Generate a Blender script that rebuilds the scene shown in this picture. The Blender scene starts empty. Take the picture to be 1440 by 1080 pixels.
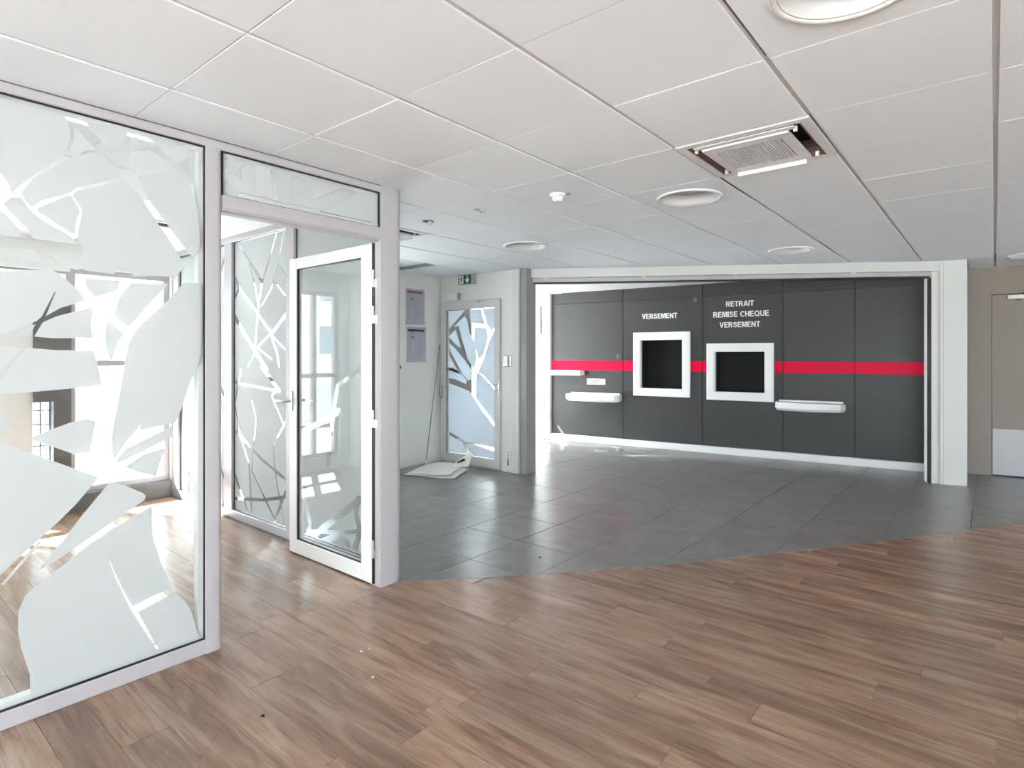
import bpy, bmesh, math, random
from mathutils import Vector, Matrix

random.seed(7)
S = bpy.context.scene
COL = S.collection

# ------------------------------------------------------------------ camera
CAM_Z = 1.37
CEIL = 2.375
cam_d = bpy.data.cameras.new('camera')
cam = bpy.data.objects.new('camera', cam_d)
COL.objects.link(cam)
cam.location = (0, 0, CAM_Z)
cam.rotation_euler = (math.radians(90), 0, math.radians(39.63))
cam_d.sensor_width = 36
cam_d.lens = 819.3 / 1440 * 36
cam_d.shift_y = -(540 - 499.9) / 1440
cam_d.clip_start = 0.05
cam_d.clip_end = 500
S.camera = cam

# ------------------------------------------------------------------ sky, sun, exposure
world = bpy.data.worlds.new('sky')
S.world = world
world.use_nodes = True
wn = world.node_tree.nodes
bg = wn['Background']
bg.inputs['Color'].default_value = (0.83, 0.92, 1.0, 1)
bg.inputs['Strength'].default_value = 6.5

SUN_DIR = Vector((1.0, 0.56, -0.70)).normalized()
sun_d = bpy.data.lights.new('sun', 'SUN')
sun_d.energy = 50.0
sun_d.angle = math.radians(0.6)
sun_d.color = (1.0, 0.985, 0.96)
sun = bpy.data.objects.new('sun', sun_d)
COL.objects.link(sun)
sun.location = (-20, -11, 14)
sun.rotation_euler = SUN_DIR.to_track_quat('-Z', 'Y').to_euler()

S.view_settings.view_transform = 'Standard'
S.view_settings.look = 'None'
S.view_settings.gamma = 1.0
S.view_settings.exposure = 1.24
S.view_settings.use_curve_mapping = False
S.cycles.diffuse_bounces = 7
S.cycles.max_bounces = 14
S.cycles.transparent_max_bounces = 24
S.cycles.sample_clamp_indirect = 8.0
S.cycles.caustics_reflective = False
S.cycles.caustics_refractive = False


def portal(name, loc, sx, sy, direction):
    d = bpy.data.lights.new(name, 'AREA')
    d.shape = 'RECTANGLE'
    d.size, d.size_y = sx, sy
    d.cycles.is_portal = True
    o = bpy.data.objects.new(name, d)
    COL.objects.link(o)
    o.location = loc
    o.rotation_euler = Vector(direction).to_track_quat('-Z', 'Z').to_euler()
    return o


# ------------------------------------------------------------------ materials
def nodes_of(m):
    m.use_nodes = True
    return m.node_tree.nodes, m.node_tree.links


def pbr(name, col, rough=0.5, metal=0.0, noise=0.0, nscale=40.0, bump=0.0, spec=0.5, bscale=None, coat=0.0):
    """painted / plastic / metal surface with faint procedural mottling and relief"""
    m = bpy.data.materials.new(name)
    n, l = nodes_of(m)
    b = n['Principled BSDF']
    b.inputs['Roughness'].default_value = rough
    b.inputs['Metallic'].default_value = metal
    b.inputs['Specular IOR Level'].default_value = spec
    b.inputs['Coat Weight'].default_value = coat
    tc = n.new('ShaderNodeTexCoord')
    nz = n.new('ShaderNodeTexNoise')
    nz.inputs['Scale'].default_value = nscale
    nz.inputs['Detail'].default_value = 4
    l.new(tc.outputs['Object'], nz.inputs['Vector'])
    r = n.new('ShaderNodeValToRGB')
    a = max(noise, 0.01)
    r.color_ramp.elements[0].position = 0.25
    r.color_ramp.elements[1].position = 0.75
    r.color_ramp.elements[0].color = tuple(c * (1 - a) for c in col) + (1,)
    r.color_ramp.elements[1].color = tuple(min(1, c * (1 + a)) for c in col) + (1,)
    l.new(nz.outputs['Fac'], r.inputs['Fac'])
    l.new(r.outputs['Color'], b.inputs['Base Color'])
    if bump:
        bn = n.new('ShaderNodeTexNoise')
        bn.inputs['Scale'].default_value = bscale or nscale
        bn.inputs['Detail'].default_value = 6
        l.new(tc.outputs['Object'], bn.inputs['Vector'])
        bp = n.new('ShaderNodeBump')
        bp.inputs['Strength'].default_value = bump
        bp.inputs['Distance'].default_value = 0.004
        l.new(bn.outputs['Fac'], bp.inputs['Height'])
        l.new(bp.outputs['Normal'], b.inputs['Normal'])
    return m


def glass_mat(name, tint=(0.97, 0.985, 0.98), gain=1.7, rough=0.0):
    """clear pane: see-through with a Fresnel mirror on its outer faces"""
    m = bpy.data.materials.new(name)
    n, l = nodes_of(m)
    n.remove(n['Principled BSDF'])
    tr = n.new('ShaderNodeBsdfTransparent')
    tr.inputs['Color'].default_value = tint + (1,)
    gl = n.new('ShaderNodeBsdfGlossy')
    gl.inputs['Roughness'].default_value = rough
    fr = n.new('ShaderNodeFresnel')
    fr.inputs['IOR'].default_value = 1.5
    ge = n.new('ShaderNodeNewGeometry')
    inv = n.new('ShaderNodeMath'); inv.operation = 'SUBTRACT'
    inv.inputs[0].default_value = 1.0
    l.new(ge.outputs['Backfacing'], inv.inputs[1])
    mu = n.new('ShaderNodeMath'); mu.operation = 'MULTIPLY'; mu.use_clamp = True
    l.new(fr.outputs['Fac'], mu.inputs[0]); l.new(inv.outputs[0], mu.inputs[1])
    mu2 = n.new('ShaderNodeMath'); mu2.operation = 'MULTIPLY'; mu2.use_clamp = True
    mu2.inputs[1].default_value = gain
    l.new(mu.outputs[0], mu2.inputs[0])
    mx = n.new('ShaderNodeMixShader')
    l.new(mu2.outputs[0], mx.inputs['Fac'])
    l.new(tr.outputs[0], mx.inputs[1]); l.new(gl.outputs[0], mx.inputs[2])
    l.new(mx.outputs[0], n['Material Output'].inputs['Surface'])
    return m


def film_mat(name, col=(0.87, 0.885, 0.885), trans=0.5, clear=0.05):
    """frosted adhesive film: scatters light to both sides"""
    m = bpy.data.materials.new(name)
    n, l = nodes_of(m)
    n.remove(n['Principled BSDF'])
    tc = n.new('ShaderNodeTexCoord')
    nz = n.new('ShaderNodeTexNoise'); nz.inputs['Scale'].default_value = 300
    l.new(tc.outputs['Object'], nz.inputs['Vector'])
    r = n.new('ShaderNodeValToRGB')
    r.color_ramp.elements[0].color = tuple(c * 0.97 for c in col) + (1,)
    r.color_ramp.elements[1].color = tuple(col) + (1,)
    l.new(nz.outputs['Fac'], r.inputs['Fac'])
    d = n.new('ShaderNodeBsdfDiffuse'); t = n.new('ShaderNodeBsdfTranslucent')
    l.new(r.outputs[0], d.inputs['Color']); l.new(r.outputs[0], t.inputs['Color'])
    mx = n.new('ShaderNodeMixShader'); mx.inputs['Fac'].default_value = trans
    l.new(d.outputs[0], mx.inputs[1]); l.new(t.outputs[0], mx.inputs[2])
    tp = n.new('ShaderNodeBsdfTransparent')
    m2 = n.new('ShaderNodeMixShader'); m2.inputs['Fac'].default_value = clear
    l.new(mx.outputs[0], m2.inputs[1]); l.new(tp.outputs[0], m2.inputs[2])
    l.new(m2.outputs[0], n['Material Output'].inputs['Surface'])
    return m


def wood_mat(name):
    m = bpy.data.materials.new(name)
    n, l = nodes_of(m)
    b = n['Principled BSDF']
    tc = n.new('ShaderNodeTexCoord'); oi = n.new('ShaderNodeObjectInfo')
    off = n.new('ShaderNodeVectorMath'); off.operation = 'SCALE'
    cb = n.new('ShaderNodeCombineXYZ')
    for k in range(3):
        l.new(oi.outputs['Random'], cb.inputs[k])
    l.new(cb.outputs[0], off.inputs[0]); off.inputs['Scale'].default_value = 37.0
    ad = n.new('ShaderNodeVectorMath'); ad.operation = 'ADD'
    l.new(tc.outputs['Object'], ad.inputs[0]); l.new(off.outputs[0], ad.inputs[1])

    def mapped(sc):
        mp = n.new('ShaderNodeMapping'); mp.inputs['Scale'].default_value = sc
        l.new(ad.outputs[0], mp.inputs['Vector'])
        return mp.outputs[0]

    def noise(sc, scale, detail=6, dist=0.0, rough=0.6):
        z = n.new('ShaderNodeTexNoise')
        z.inputs['Scale'].default_value = scale; z.inputs['Detail'].default_value = detail
        z.inputs['Distortion'].default_value = dist; z.inputs['Roughness'].default_value = rough
        l.new(mapped(sc), z.inputs['Vector'])
        return z.outputs['Fac']

    def ramp(fac, stops):
        r = n.new('ShaderNodeValToRGB')
        r.color_ramp.elements[0].position, r.color_ramp.elements[0].color = stops[0][0], stops[0][1] + (1,)
        r.color_ramp.elements[1].position, r.color_ramp.elements[1].color = stops[-1][0], stops[-1][1] + (1,)
        for p, c in stops[1:-1]:
            e = r.color_ramp.elements.new(p); e.color = c + (1,)
        l.new(fac, r.inputs['Fac'])
        return r.outputs['Color']

    def mix(fac, a, c, mode='MIX'):
        x = n.new('ShaderNodeMixRGB'); x.blend_type = mode
        if isinstance(fac, float): x.inputs[0].default_value = fac
        else: l.new(fac, x.inputs[0])
        l.new(a, x.inputs[1])
        if isinstance(c, tuple): x.inputs[2].default_value = c
        else: l.new(c, x.inputs[2])
        return x.outputs[0]
    broad = ramp(noise((1.2, 9, 1), 1.6, 5, 0.6), [(0.30, WOOD_D), (0.50, WOOD_M), (0.72, WOOD_L)])
    fine = ramp(noise((2.2, 75, 1), 1.5, 8, 0.25, 0.7), [(0.30, (0.50, 0.45, 0.42)), (0.48, (1, 1, 1)), (0.8, (1.14, 1.12, 1.10))])
    c1 = mix(0.75, broad, fine, 'MULTIPLY')
    streak = ramp(noise((1.4, 22, 1), 2.3, 3, 0.9), [(0.60, (0, 0, 0)), (0.74, (1, 1, 1))])
    sf = n.new('ShaderNodeMath'); sf.operation = 'MULTIPLY'; sf.inputs[1].default_value = 0.55
    l.new(streak, sf.inputs[0])
    c2 = mix(sf.outputs[0], c1, (0.075, 0.048, 0.034, 1))
    knot = ramp(noise((5, 16, 1), 1.9, 2, 0.3), [(0.72, (0, 0, 0)), (0.80, (1, 1, 1))])
    kf = n.new('ShaderNodeMath'); kf.operation = 'MULTIPLY'; kf.inputs[1].default_value = 0.8
    l.new(knot, kf.inputs[0])
    c2 = mix(kf.outputs[0], c2, (0.05, 0.032, 0.024, 1))
    tone = ramp(oi.outputs['Random'], [(0.0, (0.84, 0.84, 0.85)), (0.5, (1, 1, 1)), (1.0, (1.13, 1.10, 1.06))])
    c3 = mix(1.0, c2, tone, 'MULTIPLY')
    l.new(c3, b.inputs['Base Color'])
    b.inputs['Roughness'].default_value = 0.27
    b.inputs['Specular IOR Level'].default_value = 0.6
    bp = n.new('ShaderNodeBump'); bp.inputs['Strength'].default_value = 0.12; bp.inputs['Distance'].default_value = 0.002
    l.new(noise((2.2, 75, 1), 1.5, 8, 0.25, 0.7), bp.inputs['Height'])
    l.new(bp.outputs['Normal'], b.inputs['Normal'])
    return m


def slate_mat(name):
    m = bpy.data.materials.new(name)
    n, l = nodes_of(m)
    b = n['Principled BSDF']
    tc = n.new('ShaderNodeTexCoord'); oi = n.new('ShaderNodeObjectInfo')
    cb = n.new('ShaderNodeCombineXYZ')
    for k in range(3):
        l.new(oi.outputs['Random'], cb.inputs[k])
    off = n.new('ShaderNodeVectorMath'); off.operation = 'SCALE'; off.inputs['Scale'].default_value = 21.0
    l.new(cb.outputs[0], off.inputs[0])
    ad = n.new('ShaderNodeVectorMath'); ad.operation = 'ADD'
    l.new(tc.outputs['Object'], ad.inputs[0]); l.new(off.outputs[0], ad.inputs[1])
    z = n.new('ShaderNodeTexNoise'); z.inputs['Scale'].default_value = 5; z.inputs['Detail'].default_value = 9
    z.inputs['Roughness'].default_value = 0.65; z.inputs['Distortion'].default_value = 0.5
    l.new(ad.outputs[0], z.inputs['Vector'])
    r = n.new('ShaderNodeValToRGB')
    r.color_ramp.elements[0].position = 0.3; r.color_ramp.elements[0].color = tuple(c * 0.78 for c in SLATE) + (1,)
    r.color_ramp.elements[1].position = 0.72; r.color_ramp.elements[1].color = tuple(c * 1.25 for c in SLATE) + (1,)
    l.new(z.outputs['Fac'], r.inputs['Fac'])
    l.new(r.outputs[0], b.inputs['Base Color'])
    b.inputs['Roughness'].default_value = 0.28
    z2 = n.new('ShaderNodeTexNoise'); z2.inputs['Scale'].default_value = 9; z2.inputs['Detail'].default_value = 7
    l.new(ad.outputs[0], z2.inputs['Vector'])
    bp = n.new('ShaderNodeBump'); bp.inputs['Strength'].default_value = 0.35; bp.inputs['Distance'].default_value = 0.006
    l.new(z2.outputs['Fac'], bp.inputs['Height'])
    l.new(bp.outputs['Normal'], b.inputs['Normal'])
    return m


WOOD_D, WOOD_M, WOOD_L = (0.17, 0.096, 0.060), (0.295, 0.183, 0.122), (0.41, 0.288, 0.205)
SLATE = (0.20, 0.197, 0.19)
M = dict(
    ceil=pbr('ceiling_tile_white', (0.86, 0.90, 0.955), 0.9, noise=0.015, nscale=260, bump=0.25, bscale=420),
    tbar=pbr('ceiling_tee_grey', (0.62, 0.62, 0.63), 0.6),
    frame=pbr('frame_white_shaded', (0.47, 0.455, 0.485), 0.35, noise=0.01, nscale=60),  # white frame with its backlit lilac shade put into the colour
    white=pbr('white_plastic', (0.82, 0.82, 0.82), 0.35),
    black=pbr('black_rubber', (0.012, 0.012, 0.013), 0.5),
    void=pbr('black_void', (0.008, 0.008, 0.008), 0.8),
    wall=pbr('wall_offwhite_paint', (0.76, 0.76, 0.74), 0.85, noise=0.012, nscale=120, bump=0.08, bscale=300),
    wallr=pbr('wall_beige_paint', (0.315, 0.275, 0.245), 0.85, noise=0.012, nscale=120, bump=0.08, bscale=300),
    wallw=pbr('wall_white_paint', (0.84, 0.84, 0.83), 0.8, noise=0.01, nscale=120, bump=0.08, bscale=300),
    beam=pbr('beam_offwhite_lacquer', (0.65, 0.65, 0.625), 0.5, noise=0.01, nscale=80),
    wood=wood_mat('vinyl_plank_oak'),
    slate=slate_mat('slate_tile_grey'),
    grout=pbr('grout_grey', (0.19, 0.187, 0.18), 0.8, noise=0.1, nscale=30),
    glass=glass_mat('clear_glass'),
    glassw=glass_mat('window_glass', (0.96, 0.98, 0.985), 1.4),
    film=film_mat('frosted_film', (0.74, 0.765, 0.775)),
    filme=film_mat('frosted_film_entrance', (0.90, 0.91, 0.92), 0.8, 0.14),
    filmb=film_mat('frosted_film_skylit', (0.74, 0.80, 0.86), 0.6, 0.03),  # blue of the skylight behind is put into the film colour
    panel=pbr('charcoal_laminate', (0.060, 0.060, 0.059), 0.40, noise=0.05, nscale=14, bump=0.03, bscale=200, spec=0.22),
    red=pbr('red_vinyl', (0.78, 0.002, 0.045), 0.42, spec=0.12),
    dark=pbr('dark_grey_paint', (0.11, 0.11, 0.105), 0.5, noise=0.05),
    acwhite=pbr('casing_white', (0.74, 0.74, 0.76), 0.45),
    cone=pbr('lamp_reflector', (0.66, 0.66, 0.665), 0.4),
    rosette=pbr('rosette_grey', (0.12, 0.12, 0.12), 0.5),
    grey=pbr('mid_grey_plastic', (0.30, 0.30, 0.29), 0.45),
    metal=pbr('brushed_steel', (0.62, 0.62, 0.62), 0.3, 1.0, noise=0.04, nscale=90),
    green=pbr('exit_green', (0.004, 0.115, 0.045), 0.4),
    paper=pbr('paper_white', (0.78, 0.78, 0.76), 0.7, noise=0.02),
    sheet=pbr('poster_paper', (0.55, 0.55, 0.585), 0.25, noise=0.015),
    ink=pbr('ink_grey', (0.30, 0.30, 0.33), 0.7),
    inkd=pbr('ink_dark', (0.05, 0.055, 0.065), 0.7),
    inkr=pbr('ink_red', (0.33, 0.10, 0.10), 0.7),
    inkb=pbr('ink_blue', (0.10, 0.17, 0.62), 0.6),
    acryl=glass_mat('clear_acrylic', (0.95, 0.955, 0.965), 1.0),
    brown=pbr('duct_brown', (0.20, 0.135, 0.115), 0.7),
    pave=pbr('pavement', (0.50, 0.50, 0.48), 0.85, noise=0.12, nscale=2.0),
    asphalt=pbr('asphalt', (0.16, 0.16, 0.165), 0.9, noise=0.1, nscale=3.0),
    render=pbr('building_render', (0.75, 0.74, 0.71), 0.85, noise=0.04, nscale=1.0),
    pane=pbr('building_window', (0.18, 0.22, 0.27), 0.15),
    leaf=pbr('leaf_green', (0.10, 0.19, 0.05), 0.7, noise=0.3, nscale=3.0),
    bark=pbr('bark_brown', (0.13, 0.09, 0.06), 0.85, noise=0.2, nscale=12),
    bluef=pbr('blue_metal', (0.16, 0.22, 0.38), 0.4),
    diffuser=pbr('lamp_diffuser', (0.50, 0.50, 0.51), 0.5),
    kick=pbr('kick_plate', (0.50, 0.49, 0.51), 0.35, noise=0.02),
    crumb=pbr('crumb_plaster', (0.70, 0.68, 0.64), 0.9),
)


# ------------------------------------------------------------------ mesh helpers
class MB:
    """collects shapes and links them as ONE mesh object, origin at its own centre"""

    def __init__(s, mat=None):
        s.v, s.f, s.m = [], [], mat or Matrix.Identity(4)

    def add(s, vs, fs):
        k = len(s.v)
        s.v += [s.m @ Vector(p) for p in vs]
        s.f += [tuple(i + k for i in f) for f in fs]
        return s

    def box(s, x0, x1, y0, y1, z0, z1, ch=0.0):
        x0, x1 = sorted((x0, x1)); y0, y1 = sorted((y0, y1)); z0, z1 = sorted((z0, z1))
        if ch <= 0:
            vs = [(x, y, z) for z in (z0, z1) for y in (y0, y1) for x in (x0, x1)]
            return s.add(vs, [(0, 2, 3, 1), (4, 5, 7, 6), (0, 1, 5, 4), (2, 6, 7, 3), (0, 4, 6, 2), (1, 3, 7, 5)])
        bm = bmesh.new()
        bmesh.ops.create_cube(bm, size=1)
        for v in bm.verts:
            v.co = Vector(((x0 + x1) / 2 + v.co.x * (x1 - x0), (y0 + y1) / 2 + v.co.y * (y1 - y0), (z0 + z1) / 2 + v.co.z * (z1 - z0)))
        bmesh.ops.bevel(bm, geom=bm.edges[:], offset=ch, segments=1, affect='EDGES')
        return s.bm(bm)

    def bm(s, bm):
        bm.verts.index_update()
        s.add([tuple(v.co) for v in bm.verts], [tuple(v.index for v in f.verts) for f in bm.faces])
        bm.free()
        return s

    def prism(s, poly, fn, h0, h1):
        """poly: list of (a, b); fn(a, b, h) -> xyz"""
        n = len(poly)
        vs = [fn(a, b, h0) for a, b in poly] + [fn(a, b, h1) for a, b in poly]
        fs = [tuple(range(n - 1, -1, -1)), tuple(range(n, 2 * n))]
        fs += [(i, (i + 1) % n, n + (i + 1) % n, n + i) for i in range(n)]
        return s.add(vs, fs)

    def ring(s, outer, inner, fn, h0, h1):
        """frame between two loops of the same length"""
        n = len(outer)
        vs = [fn(a, b, h) for h in (h0, h1) for lp in (outer, inner) for a, b in lp]
        fs = []
        for i in range(n):
            j = (i + 1) % n
            fs += [(i, j, n + j, n + i), (2 * n + i, 3 * n + i, 3 * n + j, 2 * n + j), (i, 2 * n + i, 2 * n + j, j), (n + i, n + j, 3 * n + j, 3 * n + i)]
        return s.add(vs, fs)

    def tube(s, pts, r, seg=8):
        pts = [Vector(p) for p in pts]
        rings = []
        for i, p in enumerate(pts):
            d = (pts[min(i + 1, len(pts) - 1)] - pts[max(i - 1, 0)]).normalized()
            a = d.orthogonal().normalized(); b = d.cross(a)
            rr = r[i] if isinstance(r, (list, tuple)) else r
            rings.append([tuple(p + (a * math.cos(t) + b * math.sin(t)) * rr) for t in [2 * math.pi * k / seg for k in range(seg)]])
        # keep rings from twisting
        vs = []
        for i, rg in enumerate(rings):
            if i:
                prev = vs[-seg:]
                k = min(range(seg), key=lambda q: sum((Vector(rg[(q + t) % seg]) - Vector(prev[t])).length for t in range(seg)))
                rg = rg[k:] + rg[:k]
            vs += rg
        n = len(pts)
        fs = [(i * seg + k, i * seg + (k + 1) % seg, (i + 1) * seg + (k + 1) % seg, (i + 1) * seg + k) for i in range(n - 1) for k in range(seg)]
        fs += [tuple(range(seg - 1, -1, -1)), tuple(range((n - 1) * seg, n * seg))]
        return s.add(vs, fs)

    def lathe(s, prof, c, seg=40, closed=False):
        """prof: list of (radius, z) around the vertical through c"""
        vs = [(c[0] + r * math.cos(t), c[1] + r * math.sin(t), c[2] + z) for r, z in prof for t in [2 * math.pi * k / seg for k in range(seg)]]
        n = len(prof)
        rng = range(n if closed else n - 1)
        fs = [(i * seg + k, i * seg + (k + 1) % seg, ((i + 1) % n) * seg + (k + 1) % seg, ((i + 1) % n) * seg + k) for i in rng for k in range(seg)]
        if not closed:
            if prof[0][0] > 1e-6: fs.append(tuple(range(seg - 1, -1, -1)))
            if prof[-1][0] > 1e-6: fs.append(tuple(range((n - 1) * seg, n * seg)))
        return s.add(vs, fs)

    def build(s, name, mat, parent=None, smooth=False, fix=True):
        lo = Vector([min(v[k] for v in s.v) for k in range(3)]); hi = Vector([max(v[k] for v in s.v) for k in range(3)])
        c = (lo + hi) / 2
        me = bpy.data.meshes.new(name)
        me.from_pydata([tuple(v - c) for v in s.v], [], s.f)
        if fix:
            bm = bmesh.new(); bm.from_mesh(me)
            bmesh.ops.recalc_face_normals(bm, faces=bm.faces[:])
            bm.to_mesh(me); bm.free()
        me.materials.append(M[mat] if isinstance(mat, str) else mat)
        if smooth:
            me.polygons.foreach_set('use_smooth', [True] * len(me.polygons))
        o = bpy.data.objects.new(name, me)
        o.location = c
        COL.objects.link(o)
        if parent: attach(o, parent)
        if smooth == 'auto':
            md = o.modifiers.new('edges', 'EDGE_SPLIT'); md.split_angle = math.radians(38)
        return o


def wloc(o):
    p = Vector(o.location)
    q = o.parent
    while q:
        p = p + Vector(q.location)
        q = q.parent
    return p


def attach(o, parent):
    """parents o keeping its place (everything here is parented by translation only)"""
    w = wloc(parent)
    o.parent = parent
    o.location = Vector(o.location) - w
    return o


def tag(o, label, cat, group=None, kind=None):
    o['label'] = label; o['category'] = cat
    if group: o['group'] = group
    if kind: o['kind'] = kind
    return o


def empty(name, loc, label, cat, group=None, kind=None):
    o = bpy.data.objects.new(name, None)
    COL.objects.link(o)
    o.location = loc
    o.empty_display_size = 0.1
    return tag(o, label, cat, group, kind)


def instance(o, name, loc, parent=None):
    c = o.copy(); c.name = name
    c.parent = None
    COL.objects.link(c)
    c.location = loc
    if parent: attach(c, parent)
    return c


def frame_matrix(p, d):
    """local x along the wall, local y out of the wall towards the viewer side, local z up"""
    d = Vector((d[0], d[1], 0)).normalized()
    nrm = Vector((d.y, -d.x, 0))
    return Matrix(((d.x, nrm.x, 0, p[0]), (d.y, nrm.y, 0, p[1]), (0, 0, 1, 0), (0, 0, 0, 1)))


def clip(poly, p, d):
    """keeps the side of the line p + t d that lies to its left"""
    out = []
    f = lambda q: d[0] * (q[1] - p[1]) - d[1] * (q[0] - p[0])
    for i, a in enumerate(poly):
        b = poly[(i + 1) % len(poly)]
        fa, fb = f(a), f(b)
        if fa >= 0: out.append(a)
        if (fa > 0 > fb) or (fa < 0 < fb):
            t = fa / (fa - fb)
            out.append((a[0] + (b[0] - a[0]) * t, a[1] + (b[1] - a[1]) * t))
    return out


def area(poly):
    return abs(sum(poly[i - 1][0] * p[1] - p[0] * poly[i - 1][1] for i, p in enumerate(poly))) / 2 if len(poly) > 2 else 0


XYZ = lambda a, b, h: (a, b, h)      # plan outline raised in z
YZ = lambda a, b, h: (h, a, b)       # outline in a wall of constant x
XZ = lambda a, b, h: (a, h, b)       # outline in a wall of constant y


GLYPH = {   # bold sans capitals on a unit height: advance, filled outlines, stroked paths
    'V': (0.76, [[(0, 1), (.21, 1), (.38, .24), (.55, 1), (.76, 1), (.49, 0), (.27, 0)]], []),
    'E': (0.65, [[(0, 0), (0, 1), (.62, 1), (.62, .83), (.2, .83), (.2, .6), (.58, .6), (.58, .43), (.2, .43), (.2, .17), (.64, .17), (.64, 0)]], []),
    'R': (0.75, [[(0, 0), (0, 1), (.2, 1), (.2, 0)], [(.34, .48), (.54, .48), (.75, 0), (.52, 0)]], [[(.12, .91), (.42, .91), (.56, .86), (.62, .715), (.56, .57), (.42, .51), (.12, .51)]]),
    'S': (0.70, [], [[(.60, .70), (.54, .85), (.36, .915), (.18, .87), (.10, .74), (.15, .61), (.34, .53), (.53, .46), (.60, .32), (.56, .17), (.40, .088), (.24, .095), (.13, .17), (.085, .31)]]),
    'M': (0.86, [[(0, 0), (0, 1), (.28, 1), (.43, .35), (.58, 1), (.86, 1), (.86, 0), (.68, 0), (.68, .76), (.51, 0), (.35, 0), (.18, .76), (.18, 0)]], []),
    'N': (0.72, [[(0, 0), (0, 1), (.2, 1), (.53, .36), (.53, 1), (.72, 1), (.72, 0), (.52, 0), (.19, .64), (.19, 0)]], []),
    'T': (0.68, [[(0, .83), (0, 1), (.68, 1), (.68, .83), (.44, .83), (.44, 0), (.24, 0), (.24, .83)]], []),
    'A': (0.78, [[(0, 0), (.285, 1), (.395, 1), (.395, .77), (.21, 0)], [(.78, 0), (.57, 0), (.395, .77), (.395, 1), (.495, 1)], [(.24, .21), (.54, .21), (.50, .38), (.28, .38)]], []),
    'I': (0.20, [[(0, 0), (0, 1), (.2, 1), (.2, 0)]], []),
    'C': (0.74, [], [[(.40 + .31 * math.cos(math.radians(t)), .5 + .415 * math.sin(math.radians(t))) for t in range(38, 323, 15)]]),
    'H': (0.72, [[(0, 0), (0, 1), (.2, 1), (.2, .6), (.52, .6), (.52, 1), (.72, 1), (.72, 0), (.52, 0), (.52, .42), (.2, .42), (.2, 0)]], []),
    'Q': (0.84, [[(.44, .27), (.56, .36), (.86, .03), (.74, -.07)]], [[(.42 + .325 * math.cos(math.radians(t)), .5 + .415 * math.sin(math.radians(t))) for t in range(0, 361, 15)]]),
    'U': (0.72, [], [[(.1, 1), (.1, .36), (.16, .18), (.36, .09), (.56, .18), (.62, .36), (.62, 1)]]),
}


def text_mesh(name, body, width, M4, mat, parent, depth=0.004):
    """raised capitals; M4 maps text x along the wall and text y up; centred, scaled to a width"""
    adv = sum(0.34 if c == ' ' else GLYPH[c][0] + 0.085 for c in body) - 0.085
    k = width / adv
    mb = MB(M4)
    x = -adv / 2
    fn = lambda a, b, h: ((x + a) * k, (b - 0.5) * k, h)
    for c in body:
        if c == ' ':
            x += 0.34
            continue
        w, fills, paths = GLYPH[c]
        for f in fills:
            mb.prism(f, fn, 0, depth)
        for pts in paths:
            L, R_ = [], []
            closed = pts[0] == pts[-1] or math.hypot(pts[0][0] - pts[-1][0], pts[0][1] - pts[-1][1]) < 1e-6
            for i, p in enumerate(pts):
                q0 = pts[i - 1] if i else (pts[-2] if closed else p)
                q1 = pts[i + 1] if i + 1 < len(pts) else (pts[1] if closed else p)
                dx, dy = q1[0] - q0[0], q1[1] - q0[1]
                d = math.hypot(dx, dy)
                nx, ny = -dy / d * 0.088, dx / d * 0.088
                L.append((p[0] + nx, p[1] + ny)); R_.append((p[0] - nx, p[1] - ny))
            for i in range(len(pts) - 1):
                mb.prism([R_[i], R_[i + 1], L[i + 1], L[i]], fn, 0, depth)
        x += w + 0.085
    return mb.build(name, mat, parent)

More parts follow.
